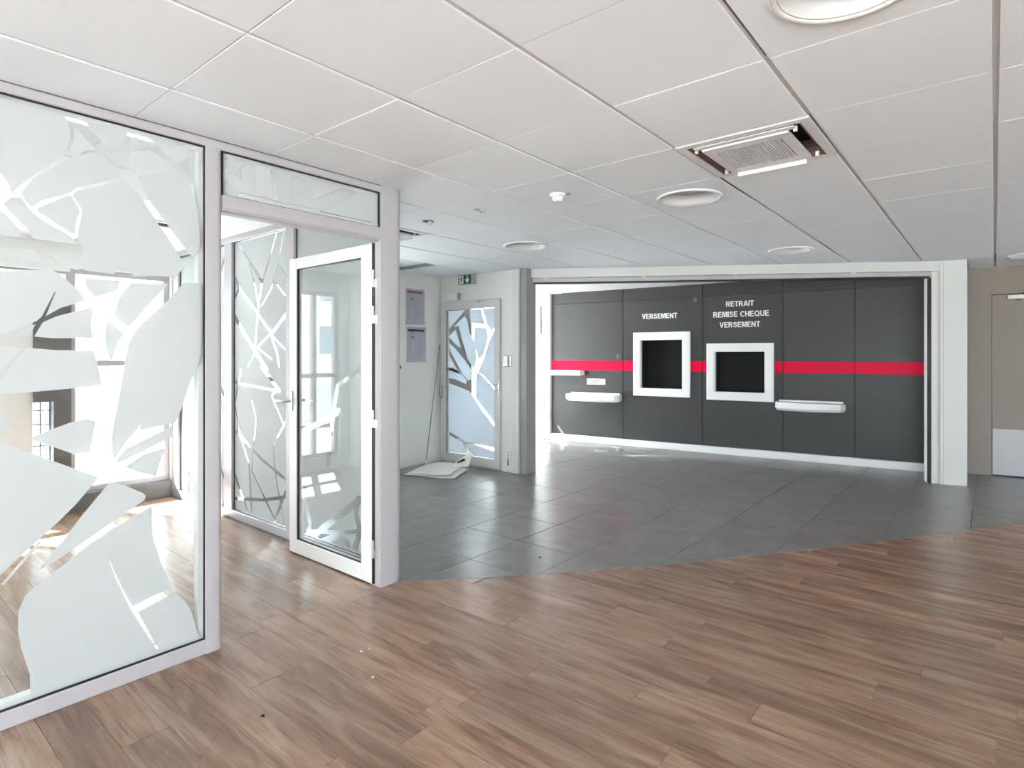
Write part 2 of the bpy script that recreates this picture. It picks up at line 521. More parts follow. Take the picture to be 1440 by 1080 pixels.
# ------------------------------------------------------------------ outlines of the frosted film pieces (metres on their panes)
FILM_FRONT = [
  [(0.430, 2.325), (0.628, 2.326), (0.643, 2.300), (0.658, 2.261), (0.658, 2.223), (0.636, 2.155), (0.572, 2.081), (0.532, 2.041), (0.479, 1.973), (0.470, 2.012), (0.448, 2.041), (0.430, 2.049)],
  [(0.574, 2.072), (0.671, 2.155), (0.718, 2.183), (0.753, 2.193), (0.797, 2.159), (0.817, 2.141), (0.834, 2.115), (0.761, 2.076), (0.682, 2.038), (0.651, 2.007), (0.567, 1.962), (0.543, 1.933), (0.534, 1.934), (0.515, 1.963), (0.508, 1.979), (0.539, 2.034)],
  [(0.671, 2.277), (0.734, 2.213), (0.745, 2.203), (0.708, 2.190), (0.671, 2.164), (0.656, 2.173), (0.669, 2.220), (0.671, 2.258)],
  [(0.710, 2.308), (0.857, 2.315), (0.834, 2.234), (0.794, 2.220), (0.761, 2.246), (0.729, 2.275)],
  [(0.775, 2.198), (0.824, 2.215), (0.807, 2.173)],
  [(0.880, 2.300), (0.928, 2.260), (0.872, 2.241)],
  [(0.919, 2.318), (1.087, 2.319), (0.984, 2.275)],
  [(0.869, 2.230), (0.937, 2.255), (1.038, 2.205), (0.922, 2.156), (0.880, 2.140), (0.857, 2.167)],
  [(0.977, 2.266), (1.094, 2.312), (1.097, 2.270), (1.048, 2.226)],
  [(1.061, 2.225), (1.097, 2.256), (1.104, 2.190)],
  [(0.892, 2.132), (1.035, 2.198), (1.081, 2.156), (1.111, 2.116), (1.135, 2.034), (1.145, 1.949), (1.148, 1.914), (1.143, 1.855), (1.114, 1.815), (1.081, 1.853), (1.054, 1.885), (0.928, 2.053), (0.919, 2.074)],
  [(0.676, 2.022), (0.740, 2.051), (0.845, 2.108), (0.880, 2.073), (0.904, 2.051), (0.922, 2.014), (1.009, 1.892), (1.041, 1.841), (1.082, 1.772), (1.044, 1.725), (0.877, 1.705), (0.868, 1.720), (0.880, 1.778), (0.895, 1.844), (0.883, 1.812), (0.860, 1.734), (0.845, 1.727), (0.820, 1.737), (0.794, 1.761), (0.740, 1.792), (0.702, 1.809), (0.687, 1.819), (0.682, 1.834), (0.684, 1.872), (0.692, 1.905), (0.697, 1.950), (0.687, 1.967), (0.666, 2.001)],
  [(0.555, 1.929), (0.646, 1.996), (0.661, 2.000), (0.682, 1.963), (0.689, 1.943), (0.676, 1.896), (0.674, 1.852), (0.656, 1.855), (0.601, 1.889), (0.557, 1.918)],
  [(0.479, 1.955), (0.506, 1.961), (0.534, 1.919), (0.567, 1.889), (0.646, 1.847), (0.689, 1.810), (0.543, 1.813), (0.529, 1.835), (0.525, 1.846), (0.492, 1.882), (0.456, 1.927)],
  [(0.430, 1.916), (0.448, 1.902), (0.474, 1.878), (0.501, 1.842), (0.515, 1.815), (0.520, 1.812), (0.448, 1.810), (0.430, 1.808)],
  [(0.430, 1.755), (0.543, 1.772), (0.577, 1.726), (0.430, 1.713)],
  [(0.581, 1.770), (0.689, 1.776), (0.687, 1.709), (0.636, 1.716), (0.613, 1.738)],
  [(0.430, 1.676), (0.596, 1.704), (0.621, 1.690), (0.692, 1.622), (0.708, 1.590), (0.626, 1.555), (0.581, 1.521), (0.612, 1.616), (0.608, 1.616), (0.568, 1.518), (0.553, 1.501), (0.474, 1.455), (0.430, 1.433)],
  [(0.572, 1.497), (0.616, 1.523), (0.729, 1.564), (0.732, 1.542), (0.726, 1.497), (0.732, 1.440), (0.601, 1.437), (0.546, 1.442)],
  [(0.492, 1.449), (0.550, 1.490), (0.532, 1.441)],
  [(0.702, 1.806), (0.740, 1.786), (0.783, 1.759), (0.814, 1.717), (0.806, 1.706), (0.702, 1.711), (0.700, 1.755)],
  [(0.708, 1.680), (0.825, 1.682), (0.823, 1.643), (0.740, 1.607), (0.710, 1.645), (0.705, 1.661)],
  [(0.869, 1.675), (1.012, 1.687), (0.940, 1.595), (0.904, 1.545), (0.857, 1.489), (0.834, 1.505), (0.808, 1.533), (0.817, 1.586), (0.837, 1.634)],
  [(0.781, 1.519), (0.840, 1.459), (0.817, 1.416), (0.797, 1.344), (0.783, 1.383), (0.775, 1.441), (0.778, 1.493)],
  [(0.525, 1.399), (0.611, 1.391), (0.737, 1.390), (0.753, 1.312), (0.764, 1.247), (0.651, 1.239), (0.543, 1.232), (0.430, 1.226), (0.430, 1.269), (0.456, 1.288), (0.488, 1.346)],
  [(0.430, 1.410), (0.448, 1.407), (0.511, 1.396), (0.474, 1.346), (0.430, 1.301)],
  [(1.077, 1.698), (1.145, 1.702), (1.157, 1.675), (1.157, 1.362), (1.138, 1.330), (1.094, 1.230), (1.067, 1.136), (1.041, 1.072), (0.898, 1.051), (0.904, 1.072), (0.851, 1.008), (0.808, 0.941), (0.799, 0.972), (0.797, 1.024), (0.805, 1.095), (0.817, 1.153), (0.831, 1.251), (0.845, 1.343), (0.858, 1.420), (0.886, 1.477), (0.928, 1.529), (1.009, 1.610)],
  [(0.814, 0.937), (0.845, 0.976), (0.892, 0.997), (0.984, 1.038), (1.028, 1.058), (1.028, 1.013), (0.898, 0.952), (0.820, 0.923)],
  [(0.843, 0.903), (0.916, 0.947), (1.003, 0.967), (0.984, 0.921), (0.962, 0.845), (0.898, 0.872)],
  [(0.430, 1.209), (0.448, 1.184), (0.486, 1.076), (0.430, 1.108)],
  [(0.525, 1.056), (0.656, 1.105), (0.710, 1.115), (0.742, 1.104), (0.724, 0.981), (0.671, 0.979), (0.606, 1.015), (0.539, 1.052)],
  [(0.430, 1.065), (0.448, 1.054), (0.656, 0.931), (0.753, 0.875), (0.726, 0.841), (0.676, 0.780), (0.626, 0.729), (0.562, 0.670), (0.505, 0.621), (0.448, 0.563), (0.432, 0.547)],
  [(0.794, 0.852), (0.851, 0.822), (0.913, 0.781), (0.923, 0.769), (0.919, 0.750), (0.817, 0.694), (0.724, 0.638), (0.646, 0.591), (0.561, 0.552), (0.596, 0.604), (0.636, 0.646), (0.697, 0.732)],
  [(0.561, 0.665), (0.516, 0.611), (0.450, 0.531), (0.458, 0.525), (0.567, 0.656)],
  [(0.945, 0.718), (0.948, 0.618), (0.953, 0.569), (0.969, 0.515), (0.980, 0.470), (1.007, 0.396), (1.030, 0.342), (0.950, 0.330), (0.874, 0.309), (0.846, 0.371), (0.808, 0.474), (0.788, 0.534), (0.802, 0.480), (0.836, 0.382), (0.871, 0.290), (0.921, 0.183), (0.969, 0.083), (0.755, 0.046), (0.535, 0.072), (0.533, 0.167), (0.507, 0.277), (0.499, 0.338), (0.499, 0.416), (0.519, 0.467), (0.581, 0.517), (0.635, 0.549), (0.729, 0.616), (0.734, 0.616), (0.806, 0.657)],
  [(0.894, 0.279), (1.040, 0.316), (1.078, 0.268), (1.106, 0.215), (1.139, 0.086), (1.139, 0.064), (0.996, 0.056), (0.977, 0.084), (0.928, 0.197)],
]
FILM_TRANSOM = [
  [(1.226, 2.284), (1.267, 2.308), (1.323, 2.326), (1.326, 2.280), (1.283, 2.246), (1.229, 2.278)],
  [(1.293, 2.239), (1.330, 2.271), (1.336, 2.212)],
  [(1.222, 2.189), (1.254, 2.210), (1.300, 2.181), (1.326, 2.147), (1.222, 2.137)],
  [(1.401, 2.326), (1.483, 2.333), (1.493, 2.158), (1.408, 2.171)],
  [(1.505, 2.328), (1.592, 2.325), (1.588, 2.224), (1.576, 2.146), (1.524, 2.150), (1.509, 2.255)],
  [(1.707, 2.323), (1.926, 2.322), (1.719, 2.204)],
  [(1.769, 2.152), (1.881, 2.218), (2.028, 2.313), (2.206, 2.317), (2.206, 2.150)],
]
FILM_EXIT = [
  [(-5.391, 1.939), (-5.095, 1.944), (-5.316, 1.765), (-5.391, 1.673)],
  [(-5.023, 1.936), (-4.833, 1.945), (-4.765, 1.750), (-4.943, 1.764), (-5.013, 1.781)],
  [(-4.804, 1.939), (-4.593, 1.940), (-4.593, 1.709), (-4.650, 1.654), (-4.736, 1.757)],
  [(-5.305, 1.731), (-5.231, 1.781), (-5.105, 1.866), (-5.064, 1.812), (-5.023, 1.649), (-4.943, 1.545), (-4.913, 1.457), (-4.903, 1.325), (-4.943, 1.194), (-5.054, 1.325), (-5.085, 1.399), (-5.151, 1.578), (-5.210, 1.743)],
  [(-5.391, 1.612), (-5.262, 1.700), (-5.199, 1.578), (-5.168, 1.444), (-5.105, 1.406), (-5.273, 1.512)],
  [(-5.391, 1.536), (-5.273, 1.459), (-5.085, 1.295), (-4.963, 1.157), (-4.983, 1.083), (-5.044, 1.059), (-5.136, 1.131), (-5.359, 1.422)],
  [(-5.391, 1.384), (-5.189, 1.130), (-5.359, 1.180), (-5.391, 1.187)],
  [(-4.933, 1.720), (-4.746, 1.707), (-4.707, 1.598), (-4.784, 1.384), (-4.853, 1.326), (-4.893, 1.384), (-4.947, 1.559)],
  [(-4.627, 1.653), (-4.593, 1.674), (-4.593, 1.058), (-4.593, 0.987), (-4.804, 1.138), (-4.883, 1.158), (-4.775, 1.355), (-4.697, 1.541)],
  [(-5.391, 1.017), (-5.034, 0.930), (-4.953, 0.857), (-4.804, 0.691), (-4.602, 0.519), (-4.597, 0.271), (-5.085, 0.292), (-5.391, 0.396)],
  [(-5.391, 0.359), (-5.147, 0.275), (-5.064, 0.165), (-5.391, 0.146)],
  [(-5.085, 0.259), (-4.923, 0.263), (-4.597, 0.222), (-4.597, 0.130), (-4.993, 0.118), (-5.027, 0.176)],
  [(-4.893, 1.165), (-4.784, 1.110), (-4.597, 0.958), (-4.597, 0.562), (-4.913, 0.844), (-4.923, 1.004)],
  [(-5.391, 1.217), (-5.231, 1.189), (-5.064, 1.059), (-5.085, 1.014), (-5.273, 1.068), (-5.391, 1.080)],
]
FILM_SIDE_A = [
  [(-6.058, 0.078), (-5.906, 0.078), (-5.886, 0.218), (-5.922, 0.258), (-5.926, 0.286), (-5.906, 0.306), (-5.870, 0.298), (-5.798, 0.774), (-5.786, 0.798), (-5.762, 0.794), (-5.758, 0.770), (-5.838, 0.250), (-5.710, 0.078), (-5.582, 0.078), (-5.574, 0.094), (-5.586, 0.454), (-5.666, 0.614), (-5.658, 0.814), (-5.854, 1.002), (-5.846, 1.038), (-5.814, 1.038), (-5.670, 0.890), (-5.666, 0.898), (-5.906, 1.266), (-5.910, 1.294), (-5.894, 1.306), (-5.878, 1.306), (-5.866, 1.294), (-5.650, 0.954), (-5.634, 1.366), (-5.622, 1.378), (-5.590, 1.378), (-5.578, 1.366), (-5.594, 0.846), (-5.566, 0.786), (-5.354, 0.570), (-5.206, 0.718), (-5.130, 1.014), (-5.130, 1.022), (-5.154, 1.014), (-5.170, 1.026), (-5.550, 1.350), (-5.958, 1.786), (-5.962, 1.818), (-5.942, 1.834), (-5.918, 1.830), (-5.598, 1.474), (-5.302, 2.022), (-5.102, 2.286), (-5.094, 2.318), (-5.722, 2.318), (-5.502, 2.062), (-5.502, 2.030), (-5.522, 2.014), (-5.550, 2.018), (-5.578, 2.046), (-5.806, 2.318), (-6.058, 2.318), (-6.058, 0.842), (-6.026, 1.086), (-5.938, 1.498), (-5.922, 1.522), (-5.902, 1.514), (-5.994, 1.086), (-6.058, 0.594)],
  [(-5.866, 0.078), (-5.782, 0.078), (-5.850, 0.170)],
  [(-5.534, 0.078), (-5.406, 0.078), (-5.474, 0.222)],
  [(-5.338, 0.078), (-5.238, 0.078), (-5.238, 0.090), (-5.306, 0.330), (-5.282, 0.434), (-5.358, 0.506), (-5.398, 0.406), (-5.326, 0.246), (-5.338, 0.230), (-5.366, 0.238), (-5.418, 0.362), (-5.446, 0.294)],
  [(-5.190, 0.078), (-5.094, 0.078), (-5.094, 0.586), (-5.146, 0.598), (-5.142, 0.626), (-5.094, 0.622), (-5.094, 0.802), (-5.170, 0.718), (-5.182, 0.666), (-5.166, 0.658), (-5.166, 0.634), (-5.230, 0.442), (-5.210, 0.406), (-5.110, 0.302), (-5.098, 0.270), (-5.126, 0.262), (-5.242, 0.390), (-5.258, 0.354), (-5.258, 0.326)],
  [(-5.546, 0.170), (-5.506, 0.254), (-5.502, 0.282), (-5.554, 0.382)],
  [(-5.474, 0.350), (-5.462, 0.358), (-5.442, 0.414), (-5.590, 0.746), (-5.602, 0.754), (-5.606, 0.622), (-5.586, 0.582), (-5.570, 0.586), (-5.562, 0.578), (-5.558, 0.522)],
  [(-5.422, 0.462), (-5.398, 0.518), (-5.378, 0.538), (-5.510, 0.666)],
  [(-5.274, 0.478), (-5.226, 0.650), (-5.326, 0.542)],
  [(-5.150, 0.782), (-5.094, 0.838), (-5.094, 1.006)],
  [(-5.130, 1.030), (-5.102, 1.122), (-5.114, 1.886), (-5.094, 1.898), (-5.094, 2.238), (-5.266, 2.006), (-5.570, 1.442), (-5.494, 1.358), (-5.158, 1.066)],
]
FILM_SIDE_B = [
  [(-4.944, 0.078), (-4.732, 0.082), (-4.800, 0.166), (-4.832, 0.166), (-4.944, 0.150)],
  [(-4.692, 0.078), (-4.668, 0.078), (-4.680, 0.182), (-4.768, 0.174)],
  [(-4.648, 0.078), (-4.308, 0.078), (-4.300, 0.102), (-4.436, 0.218), (-4.656, 0.186)],
  [(-4.272, 0.078), (-4.152, 0.078), (-4.192, 0.198), (-4.200, 0.198)],
  [(-4.136, 0.078), (-4.084, 0.078), (-4.084, 0.298), (-4.144, 0.286), (-4.184, 0.222)],
  [(-4.288, 0.118), (-4.208, 0.238), (-4.216, 0.266), (-4.400, 0.226)],
  [(-4.944, 0.178), (-4.828, 0.190), (-4.940, 0.334)],
  [(-4.792, 0.198), (-4.680, 0.210), (-4.700, 0.458), (-4.840, 0.670), (-4.868, 0.690), (-4.944, 0.718), (-4.944, 0.382)],
  [(-4.656, 0.214), (-4.460, 0.238), (-4.460, 0.246), (-4.660, 0.426), (-4.636, 0.594), (-4.808, 0.662), (-4.680, 0.478)],
  [(-4.428, 0.246), (-4.228, 0.290), (-4.288, 0.470), (-4.480, 0.526), (-4.620, 0.586), (-4.640, 0.438)],
  [(-4.212, 0.298), (-4.164, 0.306), (-4.100, 0.414), (-4.268, 0.462)],
  [(-4.096, 0.438), (-4.084, 0.438), (-4.084, 0.898), (-4.296, 0.674), (-4.276, 0.494)],
  [(-4.296, 0.498), (-4.316, 0.678), (-4.160, 0.842), (-4.340, 1.054), (-4.336, 1.066), (-4.288, 1.090), (-4.872, 1.126), (-4.932, 0.970), (-4.932, 0.950), (-4.844, 0.710), (-4.628, 0.618), (-4.584, 0.858), (-4.656, 0.998), (-4.644, 1.010), (-4.572, 0.866), (-4.616, 0.614), (-4.468, 0.550)],
  [(-4.876, 0.718), (-4.884, 0.762), (-4.944, 0.914), (-4.944, 0.746)],
  [(-4.152, 0.854), (-4.084, 0.922), (-4.084, 1.386), (-4.304, 1.498), (-4.240, 1.402), (-4.212, 1.294), (-4.212, 1.278), (-4.228, 1.274), (-4.268, 1.394), (-4.360, 1.526), (-4.368, 1.526), (-4.536, 1.434), (-4.328, 1.346), (-4.328, 1.330), (-4.552, 1.422), (-4.572, 1.406), (-4.396, 1.278), (-4.388, 1.266), (-4.396, 1.238), (-4.388, 1.230), (-4.208, 1.118), (-4.200, 1.106), (-4.204, 1.082), (-4.256, 1.090), (-4.320, 1.054)],
  [(-4.944, 1.006), (-4.900, 1.130), (-4.944, 1.130)],
  [(-4.296, 1.110), (-4.268, 1.114), (-4.496, 1.262), (-4.508, 1.274), (-4.500, 1.302), (-4.600, 1.378), (-4.720, 1.266), (-4.728, 1.278), (-4.616, 1.390), (-4.944, 1.662), (-4.944, 1.150), (-4.888, 1.146), (-4.856, 1.246), (-4.848, 1.262), (-4.832, 1.262), (-4.828, 1.242), (-4.864, 1.146)],
  [(-4.088, 1.402), (-4.084, 1.682), (-4.284, 1.546), (-4.324, 1.534)],
  [(-4.584, 1.422), (-4.548, 1.454), (-4.372, 1.538), (-4.372, 1.550), (-4.540, 1.682), (-4.548, 1.678)],
  [(-4.612, 1.438), (-4.604, 1.446), (-4.568, 1.702), (-4.864, 1.918), (-4.944, 1.846), (-4.944, 1.722)],
  [(-4.348, 1.562), (-4.304, 1.578), (-4.112, 1.706), (-4.096, 1.774), (-4.096, 1.790), (-4.280, 1.926), (-4.292, 1.950), (-4.244, 1.922), (-4.096, 1.802), (-4.084, 1.810), (-4.084, 1.926), (-4.232, 2.066), (-4.332, 1.890), (-4.472, 1.766), (-4.496, 1.758), (-4.496, 1.770), (-4.368, 1.874), (-4.336, 1.910), (-4.236, 2.082), (-4.156, 2.318), (-4.244, 2.314), (-4.360, 2.106), (-4.472, 1.942), (-4.524, 1.790), (-4.524, 1.758), (-4.532, 1.754), (-4.540, 1.710)],
  [(-4.568, 1.734), (-4.560, 1.734), (-4.556, 1.782), (-4.616, 1.942), (-4.700, 2.114), (-4.692, 2.130), (-4.864, 2.274), (-4.876, 2.298), (-4.864, 2.302), (-4.712, 2.182), (-4.480, 1.974), (-4.380, 2.122), (-4.268, 2.318), (-4.944, 2.318), (-4.944, 2.042), (-4.836, 1.930)],
  [(-4.548, 1.822), (-4.540, 1.822), (-4.500, 1.950), (-4.684, 2.118), (-4.588, 1.930)],
  [(-4.944, 1.878), (-4.884, 1.930), (-4.940, 2.002)],
  [(-4.088, 1.950), (-4.084, 2.318), (-4.144, 2.318), (-4.224, 2.078), (-4.164, 2.030)],
]
FILM_SIDE_C = [
  [(-3.958, 0.078), (-3.854, 0.078), (-3.810, 0.150), (-3.886, 0.398), (-3.878, 0.430), (-3.850, 0.426), (-3.766, 0.158), (-3.778, 0.126), (-3.758, 0.126), (-3.694, 0.138), (-3.650, 0.174), (-3.246, 0.422), (-3.222, 0.450), (-3.194, 0.450), (-3.030, 0.526), (-2.994, 0.518), (-2.986, 0.494), (-2.998, 0.470), (-3.190, 0.398), (-3.202, 0.382), (-3.214, 0.334), (-3.170, 0.238), (-3.170, 0.206), (-3.230, 0.078), (-2.890, 0.078), (-2.890, 2.318), (-3.958, 2.318), (-3.958, 0.814), (-3.586, 0.942), (-3.510, 0.982), (-3.462, 1.174), (-3.206, 1.294), (-3.010, 1.530), (-2.990, 1.530), (-2.986, 1.506), (-3.166, 1.298), (-3.178, 1.270), (-2.966, 1.130), (-2.970, 1.110), (-2.994, 1.110), (-3.210, 1.258), (-3.426, 1.158), (-3.466, 1.010), (-3.422, 1.018), (-3.410, 1.006), (-3.410, 0.986), (-3.418, 0.974), (-3.486, 0.942), (-3.534, 0.626), (-3.550, 0.594), (-3.574, 0.598), (-3.578, 0.626), (-3.526, 0.922), (-3.930, 0.782), (-3.958, 0.786)],
  [(-3.694, 0.078), (-3.650, 0.082), (-3.530, 0.134), (-3.646, 0.118)],
  [(-3.530, 0.078), (-3.334, 0.082), (-3.406, 0.126), (-3.426, 0.126)],
  [(-3.286, 0.082), (-3.230, 0.198), (-3.378, 0.162), (-3.310, 0.122)],
  [(-3.578, 0.158), (-3.398, 0.186), (-3.226, 0.230), (-3.262, 0.318), (-3.266, 0.350)],
]
FILM_ENTRANCE = [
  [(5.500, 0.120), (5.848, 0.120), (5.848, 0.294), (5.794, 0.504), (5.728, 0.336), (5.698, 0.330), (5.704, 0.378), (5.776, 0.546), (5.776, 0.576), (5.668, 0.804), (5.644, 0.780), (5.578, 0.618), (5.566, 0.606), (5.542, 0.618), (5.638, 0.864), (5.506, 1.128)],
  [(5.842, 0.408), (5.848, 0.642), (5.806, 0.552)],
  [(5.794, 0.606), (5.848, 0.726), (5.848, 0.996), (5.806, 1.134), (5.674, 0.846)],
  [(5.650, 0.882), (5.788, 1.176), (5.746, 1.314), (5.740, 1.794), (5.764, 1.794), (5.770, 1.332), (5.800, 1.236), (5.812, 1.230), (5.824, 1.254), (5.848, 2.196), (5.500, 2.196), (5.500, 1.164)],
  [(5.842, 1.098), (5.848, 1.230), (5.824, 1.188)],
  [(6.620, 0.120), (6.692, 0.120), (6.632, 0.180), (6.638, 0.216), (6.626, 0.234)],
  [(6.722, 0.120), (6.908, 0.120), (6.884, 0.264), (7.292, 0.780), (7.448, 0.924), (7.448, 2.196), (6.620, 2.196), (6.620, 0.534), (6.698, 0.606), (6.728, 0.606), (6.728, 0.582), (6.620, 0.486), (6.620, 0.456), (6.812, 0.654), (6.830, 0.648), (6.830, 0.624), (6.620, 0.414), (6.626, 0.342)],
  [(6.926, 0.120), (7.448, 0.120), (7.448, 0.882), (7.304, 0.750), (6.902, 0.240)],
]

# ================================================================== THE SETTING
XP = -2.785            # outer face of the office partition
XF = -6.19             # inner face of the street facade
YW = 5.25              # wall with the exit door
XW = -5.55             # notice wall
BK = frame_matrix((-5.6, 7.78), (5.0, 0.62))          # charcoal counter wall
OP_A, OP_B = (-4.208, 5.342), (-0.53, 7.653)          # foot of the wide opening
OP = frame_matrix(OP_A, (OP_B[0] - OP_A[0], OP_B[1] - OP_A[1]))
RW = frame_matrix((-0.45, 8.58), (1.95, 0.22))        # beige wall right of the column
F_PX = 819.3
CY, SY = math.cos(math.radians(39.63)), math.sin(math.radians(39.63))


def in_view(x, y, z, pad=0.04):
    d = -SY * x + CY * y
    if d < 0.2: return False
    u = (CY * x + SY * y) / d; v = (z - CAM_Z) / d
    return abs(u) < 0.879 + pad and -0.708 - pad < v < 0.61 + pad


def seen(poly, z):
    pts = list(poly) + [((poly[i - 1][0] + p[0]) / 2, (poly[i - 1][1] + p[1]) / 2) for i, p in enumerate(poly)]
    return any(in_view(x, y, z) for x, y in pts)


# ---- floor -------------------------------------------------------
floor = MB().box(-6.35, 4.2, -3.7, 9.3, -0.12, -0.006).build('floor', 'grout')
tag(floor, 'ground slab carrying oak-look planks and grey slate tiles', 'floor', kind='structure')

ARC = [(-2.80, 2.24), (-2.248, 2.853), (-1.77, 3.439), (-1.44, 3.88), (-1.055, 4.43), (-0.641, 5.051), (-0.249, 5.668), (0.188, 6.408), (0.60, 7.20), (1.05, 8.2), (1.50, 9.4)]


def arc_x(y):
    for a, b in zip(ARC, ARC[1:]):
        if a[1] <= y <= b[1]:
            return a[0] + (b[0] - a[0]) * (y - a[1]) / (b[1] - a[1])
    return -9.0 if y < ARC[0][1] else ARC[-1][0]


def slab(poly, z0, z1, ch=0.0015):
    """flat piece with a small bevelled rim"""
    mb = MB()
    n = len(poly)
    cx = sum(p[0] for p in poly) / n; cy = sum(p[1] for p in poly) / n
    ins = []
    for x, y in poly:
        d = math.hypot(x - cx, y - cy) or 1
        ins.append((x - (x - cx) / d * ch * 1.4, y - (y - cy) / d * ch * 1.4))
    vs = [(x, y, z0) for x, y in poly] + [(x, y, z1 - ch) for x, y in poly] + [(x, y, z1) for x, y in ins]
    fs = [tuple(range(2 * n, 3 * n))]
    for i in range(n):
        j = (i + 1) % n
        fs += [(i, j, n + j, n + i), (n + i, n + j, 2 * n + j, 2 * n + i)]
    return mb.add(vs, fs)


PW, PL = 0.154, 1.21
rest = MB()
g = 0.0006
row0 = int(math.floor((-3.5 - 1.928) / PW))
row1 = int(math.ceil((9.0 - 1.928) / PW))
for k in range(row0, row1):
    y0 = 1.928 + k * PW; y1 = y0 + PW
    off = {0: -1.544, -5: -2.36}.get(k, random.uniform(0, PL))
    if y1 < 0.05: xa, xb = -2.72, 4.1
    elif y0 < 2.24: xa, xb = XF, 4.1
    else: xa, xb = -9.0, 4.1
    n0 = int(math.floor((-6.4 - off) / PL))
    for q in range(n0, 12):
        x0 = off + q * PL; x1 = x0 + PL
        x0c, x1c = max(x0, xa), min(x1, xb)
        if x1c - x0c < 0.01: continue
        a0 = max(x0c, arc_x(y0)); a1 = max(x0c, arc_x(y1))
        if min(a0, a1) >= x1c - 0.004: continue
        if y1 < 2.24:
            poly = [(x0c + g, y0 + g), (x1c - g, y0 + g), (x1c - g, y1 - g), (x0c + g, y1 - g)]
        else:
            poly = [(min(a0, x1c) + g, y0 + g), (x1c - g, y0 + g), (x1c - g, y1 - g), (min(a1, x1c) + g, y1 - g)]
            if a1 >= x1c - 0.003:
                # the curve leaves through the plank's end
                lo, hi = y0, y1
                for _ in range(20):
                    m_ = (lo + hi) / 2
                    if arc_x(m_) < x1c: lo = m_
                    else: hi = m_
                poly = [(a0 + g, y0 + g), (x1c - g, y0 + g), (x1c - g, lo)]
        if area(poly) < 0.0006: continue
        if seen(poly, 0) or any(in_view(p[0] * .5 + poly[0][0] * .5, p[1], 0) for p in poly):
            slab(poly, -0.006, random.uniform(-0.0003, 0.0003), 0.0007).build('plank', 'wood', floor, fix=False)
        else:
            rest.prism(poly, XYZ, -0.006, 0.0)
ro = rest.build('plank_field', 'wood', floor)
ro['kind'] = 'stuff'

# grey slate tiles: everything beyond the curve, through the opening to the charcoal wall
TS = 0.5145
TX0, TY0 = -2.204, 2.839
for i in range(-9, 7):
    for j in range(-2, 13):
        x0, y0 = TX0 + i * TS, TY0 + j * TS
        h = 0.0014
        poly = [(x0 + h, y0 + h), (x0 + TS - h, y0 + h), (x0 + TS - h, y0 + TS - h), (x0 + h, y0 + TS - h)]
        poly = clip(poly, (-9, 2.30), (1, 0)) if poly else poly
        for a, b in zip(ARC, ARC[1:]):
            poly = clip(poly, (a[0] - 0.003, a[1] + 0.002), (b[0] - a[0], b[1] - a[1]))
            if len(poly) < 3: break
        if len(poly) < 3: continue
        poly = clip(poly, (-6.25, 0), (0, -1))
        if len(poly) >= 3 and area(poly) > 0.001:
            slab(poly, -0.006, random.uniform(-0.0007, 0.0007), 0.0020).build('floor_tile', 'slate', floor, fix=False)

# ---- ceiling -----------------------------------------------------
GX, GY, GS = -2.3966, 1.4731, 0.6
HOLES = {}                                            # tiles with a round cut-out: (i, j) -> (x, y, r)


def cell(i, j): return GX + GS * i, GY + GS * j


LAMPS = [((3, 0), (-0.345, 1.80)), ((1, 3), None), ((-2, 4), None), ((1, 7), None), ((4, 10), None)]
for (i, j), c in LAMPS:
    x, y = cell(i, j)
    c = c or (x + 0.3, y + 0.3)
    HOLES[(i, j)] = (x + 0.3, y + 0.3, 0.185)
CASSETTES = [(2, 2), (-3, 2), (-5, 0)]
OPEN_TILE = (-5, 4)
# the slab above is cut by cells so that lamps and cassettes can be recessed
skip = set(HOLES) | set(CASSETTES) | {OPEN_TILE}
cb = MB()
for i in range(-7, 11):
    for j in range(-9, 13):
        x, y = cell(i, j)
        if (i, j) in skip:
            cb.box(x, x + GS, y, y + GS, CEIL + 0.30, CEIL + 0.35)
        else:
            x0_ = max(x, -6.6)
            if j == -9 or True:
                cb.add([(x, y, CEIL + 0.007), (x + GS, y, CEIL + 0.007), (x + GS, y + GS, CEIL + 0.007), (x, y + GS, CEIL + 0.007)], [(0, 3, 2, 1)])
        for (di, dj, e) in ((1, 0, 'x1'), (-1, 0, 'x0'), (0, 1, 'y1'), (0, -1, 'y0')):
            if (i, j) in skip and (i + di, j + dj) not in skip:
                z0, z1 = CEIL + 0.007, CEIL + 0.30
                q = {'x1': [(x + GS, y), (x + GS, y + GS)], 'x0': [(x, y), (x, y + GS)], 'y1': [(x, y + GS), (x + GS, y + GS)], 'y0': [(x, y), (x + GS, y)]}[e]
                cb.add([(q[0][0], q[0][1], z0), (q[1][0], q[1][1], z0), (q[1][0], q[1][1], z1), (q[0][0], q[0][1], z1)], [(0, 1, 2, 3)])
ceiling = cb.build('ceiling', 'tbar', fix=False)
tag(ceiling, 'suspended ceiling grid holding white square tiles', 'ceiling', kind='structure')
roof = MB().box(-6.39, 4.2, -3.7, 9.3, CEIL + 0.36, CEIL + 0.6).build('ceiling_slab', 'wall', ceiling)

GA, GB = 0.010, 0.0022


def tile_poly(i, j):
    x, y = cell(i, j)
    return [(x + GA, y + GB), (x + GS - GA, y + GB), (x + GS - GA, y + GS - GB), (x + GA, y + GS - GB)]


